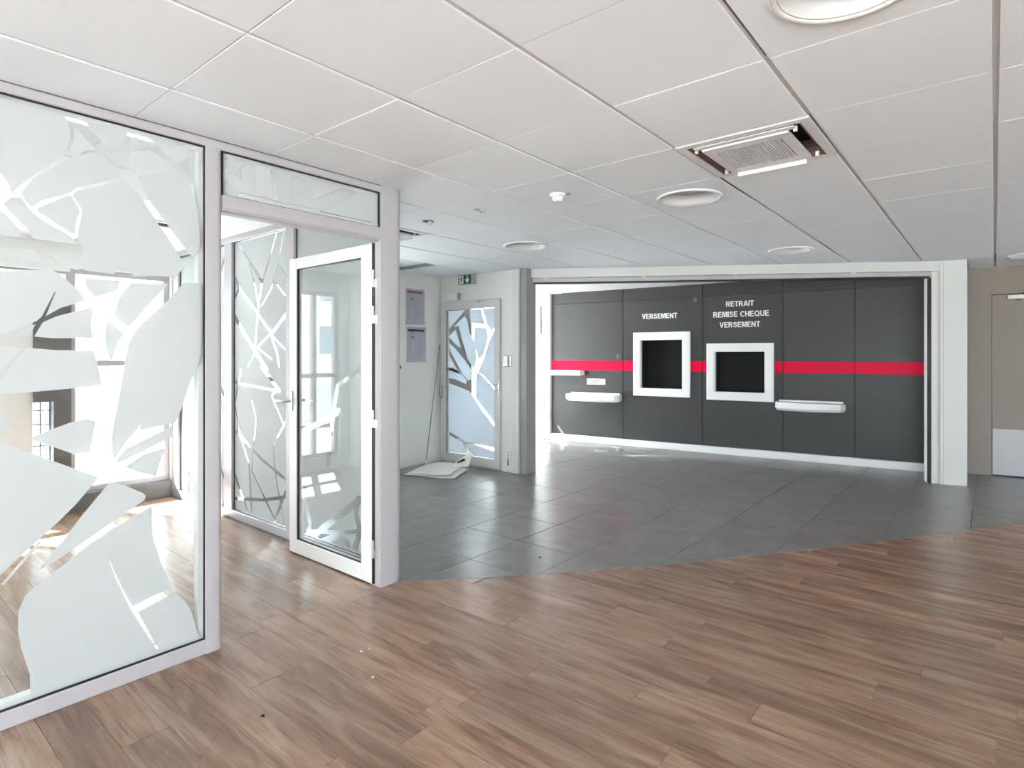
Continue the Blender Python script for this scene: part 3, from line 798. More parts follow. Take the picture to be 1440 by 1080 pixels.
def tile_mesh(poly, z):
    n = len(poly); ch = 0.0016
    cx = sum(p[0] for p in poly) / n; cy = sum(p[1] for p in poly) / n
    ins = [(x - math.copysign(min(ch, abs(x - cx) * .5), x - cx), y - math.copysign(min(ch, abs(y - cy) * .5), y - cy)) for x, y in poly]
    vs = [(x, y, z + 0.0068) for x, y in poly] + [(x, y, z + 0.0016) for x, y in poly] + [(x, y, z) for x, y in ins]
    fs = [tuple(range(3 * n - 1, 2 * n - 1, -1))]
    for a in range(n):
        b = (a + 1) % n
        fs += [(b, a, n + a, n + b), (n + b, n + a, 2 * n + a, 2 * n + b)]
    return MB().add(vs, fs)


proto_tile = None
beyond = MB()
for i in range(-7, 11):
    for j in range(-9, 13):
        if (i, j) in CASSETTES or (i, j) == OPEN_TILE: continue
        x, y = cell(i, j)
        poly = tile_poly(i, j)
        if (i, j) in HOLES:
            hx, hy, hr = HOLES[(i, j)]
            n = 40
            circ = [(hx + hr * math.cos(2 * math.pi * k / n), hy + hr * math.sin(2 * math.pi * k / n)) for k in range(n)]
            sq = []
            for k in range(n):
                t = 2 * math.pi * k / n; c_, s_ = math.cos(t), math.sin(t)
                f_ = 1 / max(abs(c_), abs(s_))
                sq.append((hx + (GS / 2 - GA) * c_ * f_, hy + (GS / 2 - GB) * s_ * f_))
            MB().ring(sq, circ, XYZ, CEIL, CEIL + 0.0068).build('ceiling_tile', 'ceil', ceiling)
            continue
        # keep to the rooms under the tiled ceiling
        if y + GS <= 2.30 or x >= XP:
            pass
        if x < XF: poly = clip(poly, (XF, 0), (0, -1))
        cxm = x + GS / 2
        polys = [poly]
        if cxm < XP and y < 2.31 < y + GS and cxm > XW:
            pass
        if cxm < XW and y + GS > 2.45:
            polys = [clip(poly, (0, 2.45), (-1, 0)), clip(clip(poly, (0, 2.45), (1, 0)), (XW, 0), (0, -1))]
        elif x < -4.2:
            polys = [clip(poly, (0, YW), (-1, 0))]
        elif x < -0.02:
            polys = [clip(poly, OP_A, (-(OP_B[0] - OP_A[0]), -(OP_B[1] - OP_A[1])))]
            if i == 3:
                polys.append(clip(clip(poly, OP_A, (OP_B[0] - OP_A[0], OP_B[1] - OP_A[1])), (-0.22, 0), (0, -1)))
        for p in polys:
            if len(p) < 3 or area(p) < 0.004: continue
            if not seen(p, CEIL):
                beyond.prism(p, XYZ, CEIL, CEIL + 0.0068)
                continue
            full = area(p) > 0.9 * area(tile_poly(i, j)) and len(p) == 4
            z = CEIL + random.uniform(-0.0006, 0.0006)
            if full and proto_tile:
                t = instance(proto_tile, 'ceiling_tile', (x + GS / 2, y + GS / 2, z + 0.0034), ceiling)
                t.rotation_euler = (random.uniform(-0.0012, 0.0012), random.uniform(-0.0012, 0.0012), 0)
            else:
                t = tile_mesh(p, z).build('ceiling_tile', 'ceil', ceiling)
                if full: proto_tile = t
bo = beyond.build('ceiling_tile_field', 'ceil', ceiling)
bo['kind'] = 'stuff'

# ---- walls -------------------------------------------------------
wl = MB()
wl.box(-6.39, XW, 2.36, 2.50, 0, 2.5)                        # step in the street front
wl.box(XW - 0.18, XW, 2.50, 3.80, 0, 0.48)
wl.box(XW - 0.18, XW, 2.50, 3.80, 2.14, 2.5)
wl.box(XW - 0.18, XW, 2.50, 2.56, 0.48, 2.14)
wl.box(XW - 0.18, XW, 3.80, YW + 0.1, 0, 2.5)
wl = wl.build('wall_left', 'wall')
tag(wl, 'pale plastered wall with the two notice frames, beside the exit door', 'wall', kind='structure')
bl = MB().box(XW, XW + 0.014, 2.51, YW, 0, 0.09, 0.003).build('baseboard_left', 'wall')
tag(bl, 'low pale skirting along the notice wall', 'skirting', kind='structure')

# wall with the exit door: opening x -5.53..-4.50
w = MB()
w.box(XW - 0.2, -5.535, YW, YW + 0.1, 0, CEIL + 0.02)
w.box(-5.535, -4.50, YW, YW + 0.1, 2.055, CEIL + 0.02)
w.box(-4.50, -4.335, YW, YW + 0.1, 0, CEIL + 0.02)
wf = w.build('wall_exit', 'wall')
tag(wf, 'short pale wall holding the exit door', 'wall', kind='structure')
MB().box(-4.333, -4.245, YW - 0.012, YW + 0.11, 0, CEIL, 0.002).build('end_trim', 'beam', wf)
MB().box(-4.43, -4.245, YW - 0.004, YW, 0.0, 0.03).build('foot_trim', 'beam', wf)

# charcoal counter wall ------------------------------------------------
wb = MB(BK).box(-0.12, 5.2, -0.40, -0.30, 0, 2.60).build('wall_back', 'dark')
tag(wb, 'charcoal panelled counter wall with red band and white plinth', 'wall', kind='structure')
EDGE = [0.0, 1.24, 2.433, 3.475, 4.293, 5.20]
HATCH = {1: (1.41, 2.263, 0.767, 1.714), 2: (2.492, 3.367, 0.75, 1.538)}
pg = 0.005
panels = {}
for k in range(5):
    a, b = EDGE[k] + pg, EDGE[k + 1] - pg
    p = MB(BK)
    z0, z1 = 0.10, 2.20
    if k in HATCH:
        h0, h1, v0, v1 = HATCH[k]
        h0 += 0.03; h1 -= 0.03; v0 += 0.03; v1 -= 0.03
        p.ring([(a, z0), (b, z0), (b, z1), (a, z1)], [(h0, v0), (h1, v0), (h1, v1), (h0, v1)], XZ, -0.02, 0.0)
    else:
        p.box(a, b, -0.02, 0, z0, z1, 0.002)
    panels[k] = p.build('wall_panel', 'panel', wb)
    MB(BK).box(a, b, -0.02, 0, 2.207, 2.46, 0.002).build('top_panel', 'panel', wb)
    # red band in the lengths between the hatch frames
    cuts = [(a, b)]
    if k in HATCH:
        cuts = [(a, HATCH[k][0] + 0.005), (HATCH[k][1] - 0.005, b)]
    for c0, c1 in cuts:
        if c1 - c0 > 0.02:
            MB(BK).box(c0, c1, 0.0, 0.0012, 1.14, 1.29).build('red_band', 'red', panels[k])
bkb = MB(BK)
bkb.box(-0.02, HATCH[1][0] + 0.04, -0.045, -0.024, 0.0, 2.50)
bkb.box(HATCH[1][1] - 0.04, HATCH[2][0] + 0.04, -0.045, -0.024, 0.0, 2.50)
bkb.box(HATCH[2][1] - 0.04, 5.20, -0.045, -0.024, 0.0, 2.50)
for k in (1, 2):
    bkb.box(HATCH[k][0] + 0.04, HATCH[k][1] - 0.04, -0.045, -0.024, 0.0, HATCH[k][2] + 0.04)
    bkb.box(HATCH[k][0] + 0.04, HATCH[k][1] - 0.04, -0.045, -0.024, HATCH[k][3] - 0.04, 2.50)
bkb.build('backing_board', 'black', wb)
MB(BK).box(-0.02, 5.20, -0.02, 0.035, 0.0, 0.098, 0.004).build('plinth', 'white', wb)
# lock rosettes and an old fixing on the panels
for k, w0, z0 in ((0, 1.16, 1.352), (1, 2.33, 2.165)):
    r = MB(BK).prism([(w0 + 0.028 * math.cos(t), z0 + 0.036 * math.sin(t)) for t in [2 * math.pi * q / 20 for q in range(20)]], XZ, 0, 0.004).build('lock_rosette', 'rosette', panels[k])
    MB(BK).prism([(w0 + 0.011 + 0.009 * math.cos(t), z0 - 0.004 + 0.010 * math.sin(t)) for t in [2 * math.pi * q / 12 for q in range(12)]], XZ, 0.004, 0.0055).build('keyhole', 'black', r) if k == 0 else None
# lettering
def letters(w0, z0, width, body, k):
    T = BK @ Matrix(((1, 0, 0, w0), (0, 0, 1, 0.0005), (0, 1, 0, z0), (0, 0, 0, 1)))
    o = text_mesh('lettering', body, width, T, 'white', panels[k], 0.004)
    o['label'] = 'white raised letters reading ' + body
letters(1.809, 1.953, 0.530, 'VERSEMENT', 1)
letters(2.934, 2.082, 0.362, 'RETRAIT', 2)
letters(2.943, 1.939, 0.725, 'REMISE CHEQUE', 2)
letters(2.931, 1.795, 0.527, 'VERSEMENT', 2)

# pale walls closing the vestibule
wv = MB()
wv.box(-6.39, -5.70, 7.70, 7.85, 0, 2.5)
wvo = wv.build('wall_vestibule', 'wallw')
tag(wvo, 'bright white wall end in the entrance lobby, left of the charcoal panels', 'wall', kind='structure')
pi_ = MB(BK).box(-0.13, -0.005, -0.30, 0.05, 0, 2.45, 0.004).build('trim_1', 'wallw')
tag(pi_, 'white upright pilaster closing the left end of the charcoal panels', 'trim', kind='structure')
lc = MB().prism([(-6.39, YW + 0.1), (-4.1, YW + 0.1), (-0.40, 7.75), (-0.40, 9.0), (-6.39, 8.2)], XYZ, 2.47, 2.56).build('ceiling_lobby', 'wallw')
tag(lc, 'plain white lobby ceiling above the charcoal wall', 'ceiling', kind='structure')

# wide opening: header beam, track, jambs, column
hb = MB(OP)
hb.box(-0.06, 4.475, -0.17, 0.02, 2.27, CEIL + 0.2, 0.003)
hd = hb.build('trim_2', 'beam')
tag(hd, 'long off-white header beam over the wide opening', 'beam', kind='structure')
tk = MB(OP).box(0.02, 4.38, -0.12, -0.01, 2.222, 2.268, 0.003).build('door_track', 'frame', hd)
MB(OP).box(0.02, 4.38, -0.10, -0.03, 2.205, 2.222).build('track_slot', 'black', hd)
for w0 in (0.20, 1.32, 2.32, 3.55):
    MB(OP).box(w0, w0 + 0.05, -0.012, 0.004, 2.258, 2.272, 0.002).build('track_clip', 'white', hd)
MB().box(-4.243, -4.15, YW + 0.02, YW + 0.20, 0, CEIL, 0.002).build('jamb', 'grey', hd)
MB(OP).box(0.01, 0.018, -0.10, -0.02, 0, 2.21).build('jamb_seal', 'black', hd)
rj = MB(OP)
rj.box(4.355, 4.44, -0.14, 0.0, 0, 2.27, 0.003)
rj.build('jamb', 'beam', hd)
MB(OP).box(4.346, 4.354, -0.06, 0.002, 0, 2.20).build('jamb_seal', 'black', hd)
MB(OP).box(4.334, 4.343, -0.075, -0.05, 0, 2.20, 0.002).build('jamb_strip', 'white', hd)
MB(OP).box(4.441, 4.449, -0.10, 0.006, 0, 2.26, 0.002).build('jamb_bead', 'white', hd)
CL = frame_matrix((-0.447, 7.680), (0.228, 0.056))
cl = MB(CL).box(0.0, 0.235, -0.30, 0.0, 0, CEIL, 0.003).build('trim_3', 'beam')
tag(cl, 'off-white square column at the right end of the wide opening', 'column', kind='structure')
MB(CL).box(0.028, 0.031, 0.0, 0.001, 0, CEIL - 0.01).build('joint', 'grey', cl)
w = MB()
w.box(-0.42, -0.27, 7.93, 8.75, 0, CEIL + 0.1)
wp = w.build('wall_lobby', 'wallr')
tag(wp, 'short wall hidden behind the column', 'wall', kind='structure')

# beige wall on the right, with its flush door
w = MB(RW)
w.box(0.1, 1.9, -0.60, -0.50, 0, CEIL + 0.02)
w.box(0.1, 0.16, -0.50, -0.14, 0, CEIL + 0.02)
w.box(1.84, 1.9, -0.50, -0.14, 0, CEIL + 0.02)
w.box(0.0, 0.424, -0.14, 0, 0, CEIL + 0.02)
w.box(0.424, 1.36, -0.14, 0, 2.068, CEIL + 0.02)
w.box(1.36, 4.9, -0.14, 0, 0, CEIL + 0.02)
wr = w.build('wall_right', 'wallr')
tag(wr, 'shaded beige wall with a flush door, right of the column', 'wall', kind='structure')

# walls outside the picture (they close the hall and carry windows added to light it)
w = MB()
w.box(-2.93, -2.72, -3.7, 0.0, 0, CEIL + 0.02)
wq = w.build('wall_side', 'wall'); tag(wq, 'plain wall of the hall beyond the office partition', 'wall', kind='structure')
w = MB().box(-6.39, -2.72, -0.12, 0.03, 0, CEIL + 0.02).build('wall_office', 'wallw')
tag(w, 'white end wall of the glazed office', 'wall', kind='structure')
so = MB().box(-6.18, -2.9, 0.03, 0.044, 0, 0.09, 0.003).build('baseboard_office', 'wallw')
tag(so, 'white skirting along the office end wall', 'skirting', kind='structure')
w = MB()
w.box(4.1, 4.3, -3.7, 5.6, 0, CEIL + 0.02)
w.box(4.1, 4.3, 6.7, 9.3, 0, CEIL + 0.02)
w.box(4.1, 4.3, 5.6, 6.7, 0, 0.10)
w.box(4.1, 4.3, 5.6, 6.7, 2.33, CEIL + 0.02)
w = w.build('wall_hall', 'wall')
tag(w, 'wall at the far side of the hall with one added window', 'wall', kind='structure')
w = MB()
w.box(-2.93, 4.3, -3.85, -3.6, 0, 0.06)
w.box(-2.93, 4.3, -3.85, -3.6, 2.33, CEIL + 0.02)
for a, b in ((-2.93, -1.4), (3.9, 4.3)):
    w.box(a, b, -3.85, -3.6, 0.06, 2.33)
w = w.build('wall_rear', 'wall')
tag(w, 'rear wall of the hall with one added wide window', 'wall', kind='structure')


def window(name, axis, const, a0, a1, z0, z1, label, bars_a=(), bars_z=(), fw=0.05, mat='frame', depth=0.07, film=None):
    """framed window in a wall of constant x or y: frame, mullions, panes"""
    fn = YZ if axis == 'x' else XZ
    loc = fn((a0 + a1) / 2, z0, const)
    e = empty(name, loc, label, 'window', kind='structure')
    MB().ring([(a0, z0), (a1, z0), (a1, z1), (a0, z1)], [(a0 + fw, z0 + fw), (a1 - fw, z0 + fw), (a1 - fw, z1 - fw), (a0 + fw, z1 - fw)], fn, const - depth / 2, const + depth / 2).build('window_frame', mat, e)
    for b in bars_a:
        MB().prism([(b - fw / 2, z0 + fw), (b + fw / 2, z0 + fw), (b + fw / 2, z1 - fw), (b - fw / 2, z1 - fw)], fn, const - depth / 2, const + depth / 2).build('mullion', mat, e)
    A = [a0 + fw] + [q for b in bars_a for q in (b - fw / 2, b + fw / 2)] + [a1 - fw]
    for b in bars_z:
        for s in range(0, len(A), 2):
            MB().prism([(A[s], b - fw / 2), (A[s + 1], b - fw / 2), (A[s + 1], b + fw / 2), (A[s], b + fw / 2)], fn, const - depth / 2, const + depth / 2).build('glazing_bar', mat, e)
    Zs = [z0 + fw] + [q for b in bars_z for q in (b - fw / 2, b + fw / 2)] + [z1 - fw]
    for s in range(0, len(A), 2):
        for t in range(0, len(Zs), 2):
            MB().prism([(A[s], Zs[t]), (A[s + 1], Zs[t]), (A[s + 1], Zs[t + 1]), (A[s], Zs[t + 1])], fn, const - 0.003, const + 0.003).build('pane', 'glassw', e)
    return e


window('added_window_5', 'y', -3.72, -1.4, 3.9, 0.06, 2.33, 'unseen wide window added to the rear wall to light the hall', (-0.07, 1.25, 2.57))  # out of view, added to light the hall from behind the camera


window('added_window_7', 'x', 4.2, 5.6, 6.7, 0.10, 2.33, 'unseen tall window added at the far side to light the hall', ())  # unseen opening added to brighten the far ceiling and beam

# street facade of the office
w = MB()
w.box(-6.39, XF, -0.12, 0.15, 0, 2.5)                       # corner pier
w.box(-6.39, XF, 0.15, 2.45, 2.14, 2.5)                     # lintel
w.box(-6.39, XF, 0.95, 1.195, 0, 1.93)                      # pier
w.box(-6.39, XF, 0.95, 1.453, 2.10, 2.14)
w.box(-6.39, XF, 2.26, 2.45, 0, 2.14)
wfa = w.build('wall_facade', 'wall')
tag(wfa, 'street front of the glazed office with tall windows', 'wall', kind='structure')
MB().box(-6.39, XF + 0.02, 0.15, 0.95, 0, 0.15).build('sill_panel', 'wallw', wfa)
MB().box(-6.39, XF + 0.02, 1.453, 2.26, 0, 0.155, 0.003).build('sill_panel', 'dark', wfa)
p = MB()
p.box(-6.39, XF + 0.03, 1.33, 1.453, 0, 1.93)
p.box(-6.39, XF + 0.03, 1.195, 1.33, 0.98, 1.93)
p.box(-6.39, XF + 0.03, 1.195, 1.33, 0, 0.30)
p.build('pilaster', 'dark', wfa)
window('window_1', 'x', -6.28, 0.15, 0.95, 0.15, 2.14, 'tall office window beside the white end wall', (0.47,), (0.52, 1.13))
window('window_2', 'x', -6.28, 1.453, 2.26, 0.155, 2.14, 'tall office window above the dark sill, by the side partition', (), (1.30,))
window('window_6', 'x', XW - 0.09, 2.56, 3.80, 0.48, 2.14, 'tall window in the notice wall, seen through the film of the side partition', (3.18,), (1.13,))
window('window_3', 'x', -6.28, 1.195, 1.33, 0.30, 0.98, 'narrow barred blue window in the dark pilaster', (1.262,), (0.42, 0.60, 0.78, 0.90), 0.010, 'bluef', 0.03)
window('window_4', 'x', -6.28, 0.95, 1.453, 1.93, 2.10, 'shallow strip window above the dark pilaster', (), (), 0.02)

# glazed street entrance of the lobby
w = MB()
w.box(-6.39, -6.23, YW + 0.1, 5.45, 0, 2.5)
w.box(-6.39, -6.23, 7.5, 7.75, 0, 2.5)
w.box(-6.39, -6.23, 5.45, 7.5, 2.25, 2.5)
w = w.build('wall_entrance', 'wallw')
tag(w, 'white street front around the lobby entrance', 'wall', kind='structure')
en = empty('door_3', (-6.31, 6.47, 0), 'glazed street door of the lobby, seen through the exit door', 'door', kind='structure')
MB().ring([(5.45, 0), (7.5, 0), (7.5, 2.25), (5.45, 2.25)], [(5.5, 0.11), (7.45, 0.11), (7.45, 2.2), (5.5, 2.2)], YZ, -6.35, -6.28).build('door_frame', 'frame', en)
MB().box(-6.35, -6.28, 5.87, 6.60, 0.11, 2.2).build('dark_side_panel', 'dark', en)
for a, b in ((5.5, 5.87), (6.60, 7.45)):
    MB().box(-6.318, -6.312, a, b, 0.11, 2.2).build('pane', 'glassw', en)
for poly in FILM_ENTRANCE:
    MB().prism(poly, YZ, -6.3115, -6.3105).build('film_piece', 'filme', en)

portal('portal_1', (-6.18, 0.55, 1.15), 0.8, 2.0, (1, 0, 0))
portal('portal_2', (-6.18, 1.85, 1.15), 0.8, 2.0, (1, 0, 0))
portal('portal_3', (-6.22, 6.48, 1.15), 2.05, 2.2, (1, 0, 0))
portal('portal_5', (XW + 0.01, 3.18, 1.31), 1.24, 1.66, (1, 0, 0))
portal('portal_6', (4.09, 6.15, 1.2), 1.1, 2.2, (-1, 0, 0))
portal('portal_4', (1.25, -3.59, 1.20), 5.3, 2.27, (0, 1, 0))


# street outside
gr = MB().box(-80, 60, -60, 70, -0.40, -0.15).build('ground', 'pave')
tag(gr, 'pale paved ground of the street outside', 'pavement', kind='structure')
cn = MB().box(-10.0, -6.40, -4, 4.3, 3.40, 3.55).box(-10.3, -10.0, 0.5, 4.3, 3.40, 3.55).build('sunblocker', 'render')  # unseen slab added to cut the sun entering the street windows
tag(cn, 'long flat canopy added out of view to keep sun off the office windows', 'sunblocker', kind='structure')

# ================================================================== GLAZED OFFICE PARTITION
XG0, XG1 = -2.812, -2.806        # pane
gp = empty('glass_partition', (-2.82, 1.2, 0), 'white framed glass partition covered with shattered-looking frosted film', 'partition')
XI = -2.862
MB().box(XI, XP, 0.03, 1.166, 0.0, 0.066, 0.004).build('bottom_rail', 'frame', gp)
MB().box(XI, XP, 0.03, 2.16, 2.332, CEIL - 0.005, 0.003).build('top_rail', 'frame', gp)
MB().box(XI, XP - 0.004, 0.03, 2.16, CEIL - 0.005, CEIL).build('ceiling_shadow_gap', 'dark', gp)  # dark strip standing in for the shade in the gap under the ceiling
MB().box(XI, XP, 0.03, 0.10, 0.066, 2.332, 0.003).build('post', 'frame', gp)
# middle post with a softly rounded door jamb side
def rounded(x0, x1, y0, y1, r, corners, seg=6):
    pts = []
    for (cx, cy, a0, nm) in ((x1, y1, 0, 'ne'), (x0, y1, 90, 'nw'), (x0, y0, 180, 'sw'), (x1, y0, 270, 'se')):
        rr = r if nm in corners else 0.003
        ox = cx - rr if nm[1] == 'e' else cx + rr
        oy = cy - rr if nm[0] == 'n' else cy + rr
        for k in range(seg + 1):
            t = math.radians(a0 + 90 * k / seg)
            pts.append((ox + rr * math.cos(t), oy + rr * math.sin(t)))
    return pts
MB().prism(rounded(XI, XP, 1.162, 1.240, 0.026, ('ne',)), XYZ, 0.0, 2.334).build('post', 'frame', gp, smooth='auto')
MB().prism(rounded(-2.885, XP, 2.150, 2.325, 0.062, ('ne',), 10), XYZ, 0.0, CEIL).build('corner_post', 'frame', gp, smooth='auto')
MB().prism([(-z, x) for x, z in []] or [(XI, 2.046), (XP - 0.022, 2.046), (XP - 0.008, 2.052), (XP, 2.066), (XP, 2.124), (XI, 2.124)], lambda a, b, h: (a, h, b), 1.238, 2.152).build('transom_rail', 'frame', gp)
# rebate seal down the corner post, beside the hinges
MB().box(-2.868, -2.838, 2.1465, 2.1500, 0.01, 2.04).build('door_seal', 'black', gp)
MB().box(-2.836, -2.800, 2.1480, 2.1500, 0.01, 2.04).build('rebate', 'frame', gp)


def pane(parent, fn, a0, a1, z0, z1, c0, c1, films, mat='film', gasket_at=None, gw=0.006, fh=0.0009, side=1):
    p = MB().prism([(a0, z0), (a1, z0), (a1, z1), (a0, z1)], fn, c0, c1).build('glass_pane', 'glass', parent)
    if gasket_at is not None:
        MB().ring([(a0, z0), (a1, z0), (a1, z1), (a0, z1)], [(a0 + gw, z0 + gw), (a1 - gw, z0 + gw), (a1 - gw, z1 - gw), (a0 + gw, z1 - gw)], fn, gasket_at[0], gasket_at[1]).build('gasket', 'black', parent)
    for poly in films:
        q = [(min(max(a, a0 + 0.012), a1 - 0.012), min(max(b, z0 + 0.012), z1 - 0.012)) for a, b in poly]
        h0 = c1 + 0.0003 if side > 0 else c0 - 0.0003 - fh
        MB().prism(q, fn, h0, h0 + fh).build('film_piece', mat, p)
    return p


extra = [[(0.115, 0.09), (0.40, 0.09), (0.41, 0.33), (0.20, 0.55), (0.115, 0.50)], [(0.115, 0.56), (0.21, 0.60), (0.40, 0.44), (0.41, 0.84), (0.115, 0.98)],
         [(0.115, 1.05), (0.40, 0.90), (0.405, 1.33), (0.25, 1.50), (0.115, 1.40)], [(0.115, 1.47), (0.26, 1.56), (0.40, 1.42), (0.405, 1.78), (0.115, 1.90)],
         [(0.115, 1.97), (0.40, 1.84), (0.40, 2.31), (0.115, 2.31)]]
pane(gp, YZ, 0.098, 1.164, 0.064, 2.334, XG0, XG1, FILM_FRONT + extra, gasket_at=(-2.8045, -2.7935), gw=0.0065)
pane(gp, YZ, 1.238, 2.152, 2.122, 2.334, XG0, XG1, FILM_TRANSOM, gasket_at=(-2.8045, -2.7935), gw=0.0065)
# white glazing beads behind the panes
for a0, a1, z0, z1 in ((0.10, 1.162, 0.066, 2.332), (1.24, 2.15, 2.124, 2.332)):
    MB().ring([(a0, z0), (a1, z0), (a1, z1), (a0, z1)], [(a0 + 0.022, z0 + 0.022), (a1 - 0.022, z0 + 0.022), (a1 - 0.022, z1 - 0.022), (a0 + 0.022, z1 - 0.022)], YZ, -2.858, -2.814).build('glazing_bead', 'white', gp)

# side partition, square to the first, running to the street front
sp = empty('side_glass_partition', (-4.5, 2.30, 0), 'glazed side partition whose frosted film is crossed by thin clear branches', 'partition')
SY0, SY1 = 2.272, 2.342
MB().box(XF + 0.002, -2.886, SY0, SY1, 0.0, 0.068, 0.004).build('bottom_rail', 'frame', sp)
MB().box(XF + 0.002, -2.886, SY0, SY1, 2.325, CEIL, 0.003).build('top_rail', 'frame', sp)
for a, b in ((-6.186, -6.064), (-5.087, -4.950), (-4.076, -3.964), (-2.935, -2.887)):
    MB().box(a, b, SY0, SY1, 0.068, 2.325, 0.003).build('post', 'frame', sp)
for a0, a1, fl_ in ((-6.066, -5.085, FILM_SIDE_A), (-4.952, -4.074, FILM_SIDE_B), (-3.966, -2.933, FILM_SIDE_C)):
    pane(sp, XZ, a0, a1, 0.066, 2.327, 2.300, 2.306, fl_, gasket_at=(2.291, 2.2985), gw=0.004, side=-1)

# open door leaf
ld = empty('door_1', (-2.862, 2.165, 0), 'glass door with white frame standing wide open into the office', 'door', kind='structure')
LX0, LX1, LY0, LY1 = -3.790, -2.864, 2.088, 2.142
LY0, LY1 = 2.140, 2.192
lz0, lz1 = 0.008, 2.040
MB().box(LX0, -3.698, LY0, LY1, lz0, lz1, 0.004).build('stile', 'white', ld)
MB().box(-2.966, LX1, LY0, LY1, lz0, lz1, 0.004).build('stile', 'white', ld)
MB().box(-3.699, -2.965, LY0, LY1, lz0, 0.105, 0.004).build('bottom_rail', 'white', ld)
MB().box(-3.699, -2.965, LY0, LY1, 1.965, lz1, 0.004).build('top_rail', 'white', ld)
MB().prism([(-3.70, 0.103), (-2.964, 0.103), (-2.964, 1.967), (-3.70, 1.967)], XZ, 2.160, 2.166).build('glass_pane', 'glass', ld)
MB().ring([(-3.70, 0.103), (-2.964, 0.103), (-2.964, 1.967), (-3.70, 1.967)], [(-3.689, 0.110), (-2.970, 0.110), (-2.970, 1.960), (-3.689, 1.960)], XZ, 2.145, 2.159).build('gasket', 'black', ld)
MB().box(LX1, LX1 + 0.006, LY0 + 0.012, LY1 - 0.006, lz0 + 0.01, lz1 - 0.01).build('edge_seal', 'black', ld)
hdl = MB().box(LX0 + 0.018, LX0 + 0.050, LY0 - 0.010, LY0, 0.985, 1.125, 0.003).build('handle_plate', 'metal', ld)
MB().tube([(LX0 + 0.034, LY0 - 0.008, 1.055), (LX0 + 0.034, LY0 - 0.050, 1.055), (LX0 + 0.022, LY0 - 0.058, 1.055), (LX0 - 0.085, LY0 - 0.058, 1.055)], 0.009, 10).build('lever', 'metal', hdl, smooth='auto')
MB().tube([(LX0 + 0.034, LY1, 1.055), (LX0 + 0.034, LY1 + 0.050, 1.055), (LX0 + 0.050, LY1 + 0.055, 1.055), (LX0 + 0.150, LY1 + 0.055, 1.055)], 0.009, 10).build('lever', 'metal', hdl, smooth='auto')
for z in (1.855, 1.640, 1.020, 0.245):
    hg = MB().box(LX1 + 0.006, LX1 + 0.0095, LY0 + 0.002, LY0 + 0.030, z - 0.026, z + 0.026, 0.001).build('hinge', 'metal', ld)
    MB().tube([(LX1 + 0.020, LY0 + 0.0, z - 0.026), (LX1 + 0.020, LY0 + 0.0, z + 0.024)], 0.008, 12).build('knuckle', 'metal', hg, smooth='auto')
    MB().tube([(LX1 + 0.020, LY0 + 0.0, z - 0.078), (LX1 + 0.020, LY0 + 0.0, z - 0.029)], 0.008, 12).build('knuckle', 'metal', hg, smooth='auto')
    MB().box(LX1 + 0.022, LX1 + 0.052, LY0 + 0.003, LY0 + 0.0065, z - 0.080, z - 0.030, 0.001).build('hinge_leaf', 'metal', hg)
    for dz in (-0.012, 0.012):
        MB().box(LX1 + 0.0095, LX1 + 0.0105, LY0 + 0.010, LY0 + 0.017, z + dz - 0.0035, z + dz + 0.0035).build('screw', 'black', hg)

# ================================================================== EXIT DOOR
ed = empty('door_2', (-5.02, YW, 0), 'pale framed exit door with blue-lit glass under the green sign', 'door', kind='structure')
MB().ring([(-5.533, 0.012), (-4.502, 0.012), (-4.502, 2.053), (-5.533, 2.053)], [(-5.520, 0.030), (-4.516, 0.030), (-4.516, 2.040), (-5.520, 2.040)], XZ, YW + 0.004, YW + 0.09).build('door_frame', 'beam', ed)
lf = MB().ring([(-5.517, 0.032), (-4.519, 0.032), (-4.519, 2.037), (-5.517, 2.037)], [(-5.420, 0.122), (-4.602, 0.122), (-4.602, 1.948), (-5.420, 1.948)], XZ, YW - 0.028, YW + 0.03).build('leaf_frame', 'beam', ed)
MB().ring([(-5.422, 0.120), (-4.600, 0.120), (-4.600, 1.950), (-5.422, 1.950)], [(-5.414, 0.126), (-4.606, 0.126), (-4.606, 1.944), (-5.414, 1.944)], XZ, YW - 0.024, YW - 0.016).build('gasket', 'black', ed)
MB().box(-5.533, -4.502, YW - 0.004, YW + 0.09, 0, 0.012).build('threshold', 'frame', ed)
gpn = MB().box(-5.421, -4.601, YW - 0.012, YW - 0.006, 0.121, 1.949).build('glass_pane', 'glass', ed)
for poly in FILM_EXIT:
    q = [(min(max(a, -5.412), -4.609), min(max(b, 0.131), 1.940)) for a, b in poly]
    MB().prism(q, XZ, YW - 0.0133, YW - 0.0123).build('film_piece', 'filmb', gpn)
lk = MB().box(-4.555, -4.525, YW - 0.034, YW - 0.028, 0.90, 1.07, 0.003).build('lock_plate', 'metal', ed)
MB().box(-4.545, -4.535, YW - 0.038, YW - 0.034, 0.945, 0.965).build('keyhole', 'black', lk)
MB().tube([(-4.540, YW - 0.034, 1.03), (-4.540, YW - 0.075, 1.03), (-4.550, YW - 0.082, 1.03), (-4.64, YW - 0.082, 1.03)], 0.008, 8).build('lever', 'metal', lk, smooth='auto')
for z in (1.85, 1.02, 0.25):
    MB().tube([(-5.520, YW - 0.034, z - 0.05), (-5.520, YW - 0.034, z + 0.05)], 0.009, 10).build('hinge', 'beam', ed, smooth='auto')
MB().box(-4.86, -4.80, YW - 0.045, YW - 0.028, 2.02, 2.05, 0.003).build('door_stop', 'metal', ed)

cl_ = empty('contact_box', (-5.29, YW, 2.065), 'small white switch box on the wall above the exit door', 'switch')
MB().box(-5.39, -5.215, YW - 0.035, YW, 2.075, 2.155, 0.004).build('body', 'white', cl_)
MB().box(-5.213, -5.185, YW - 0.040, YW, 2.070, 2.158, 0.003).build('end_cap', 'grey', cl_)

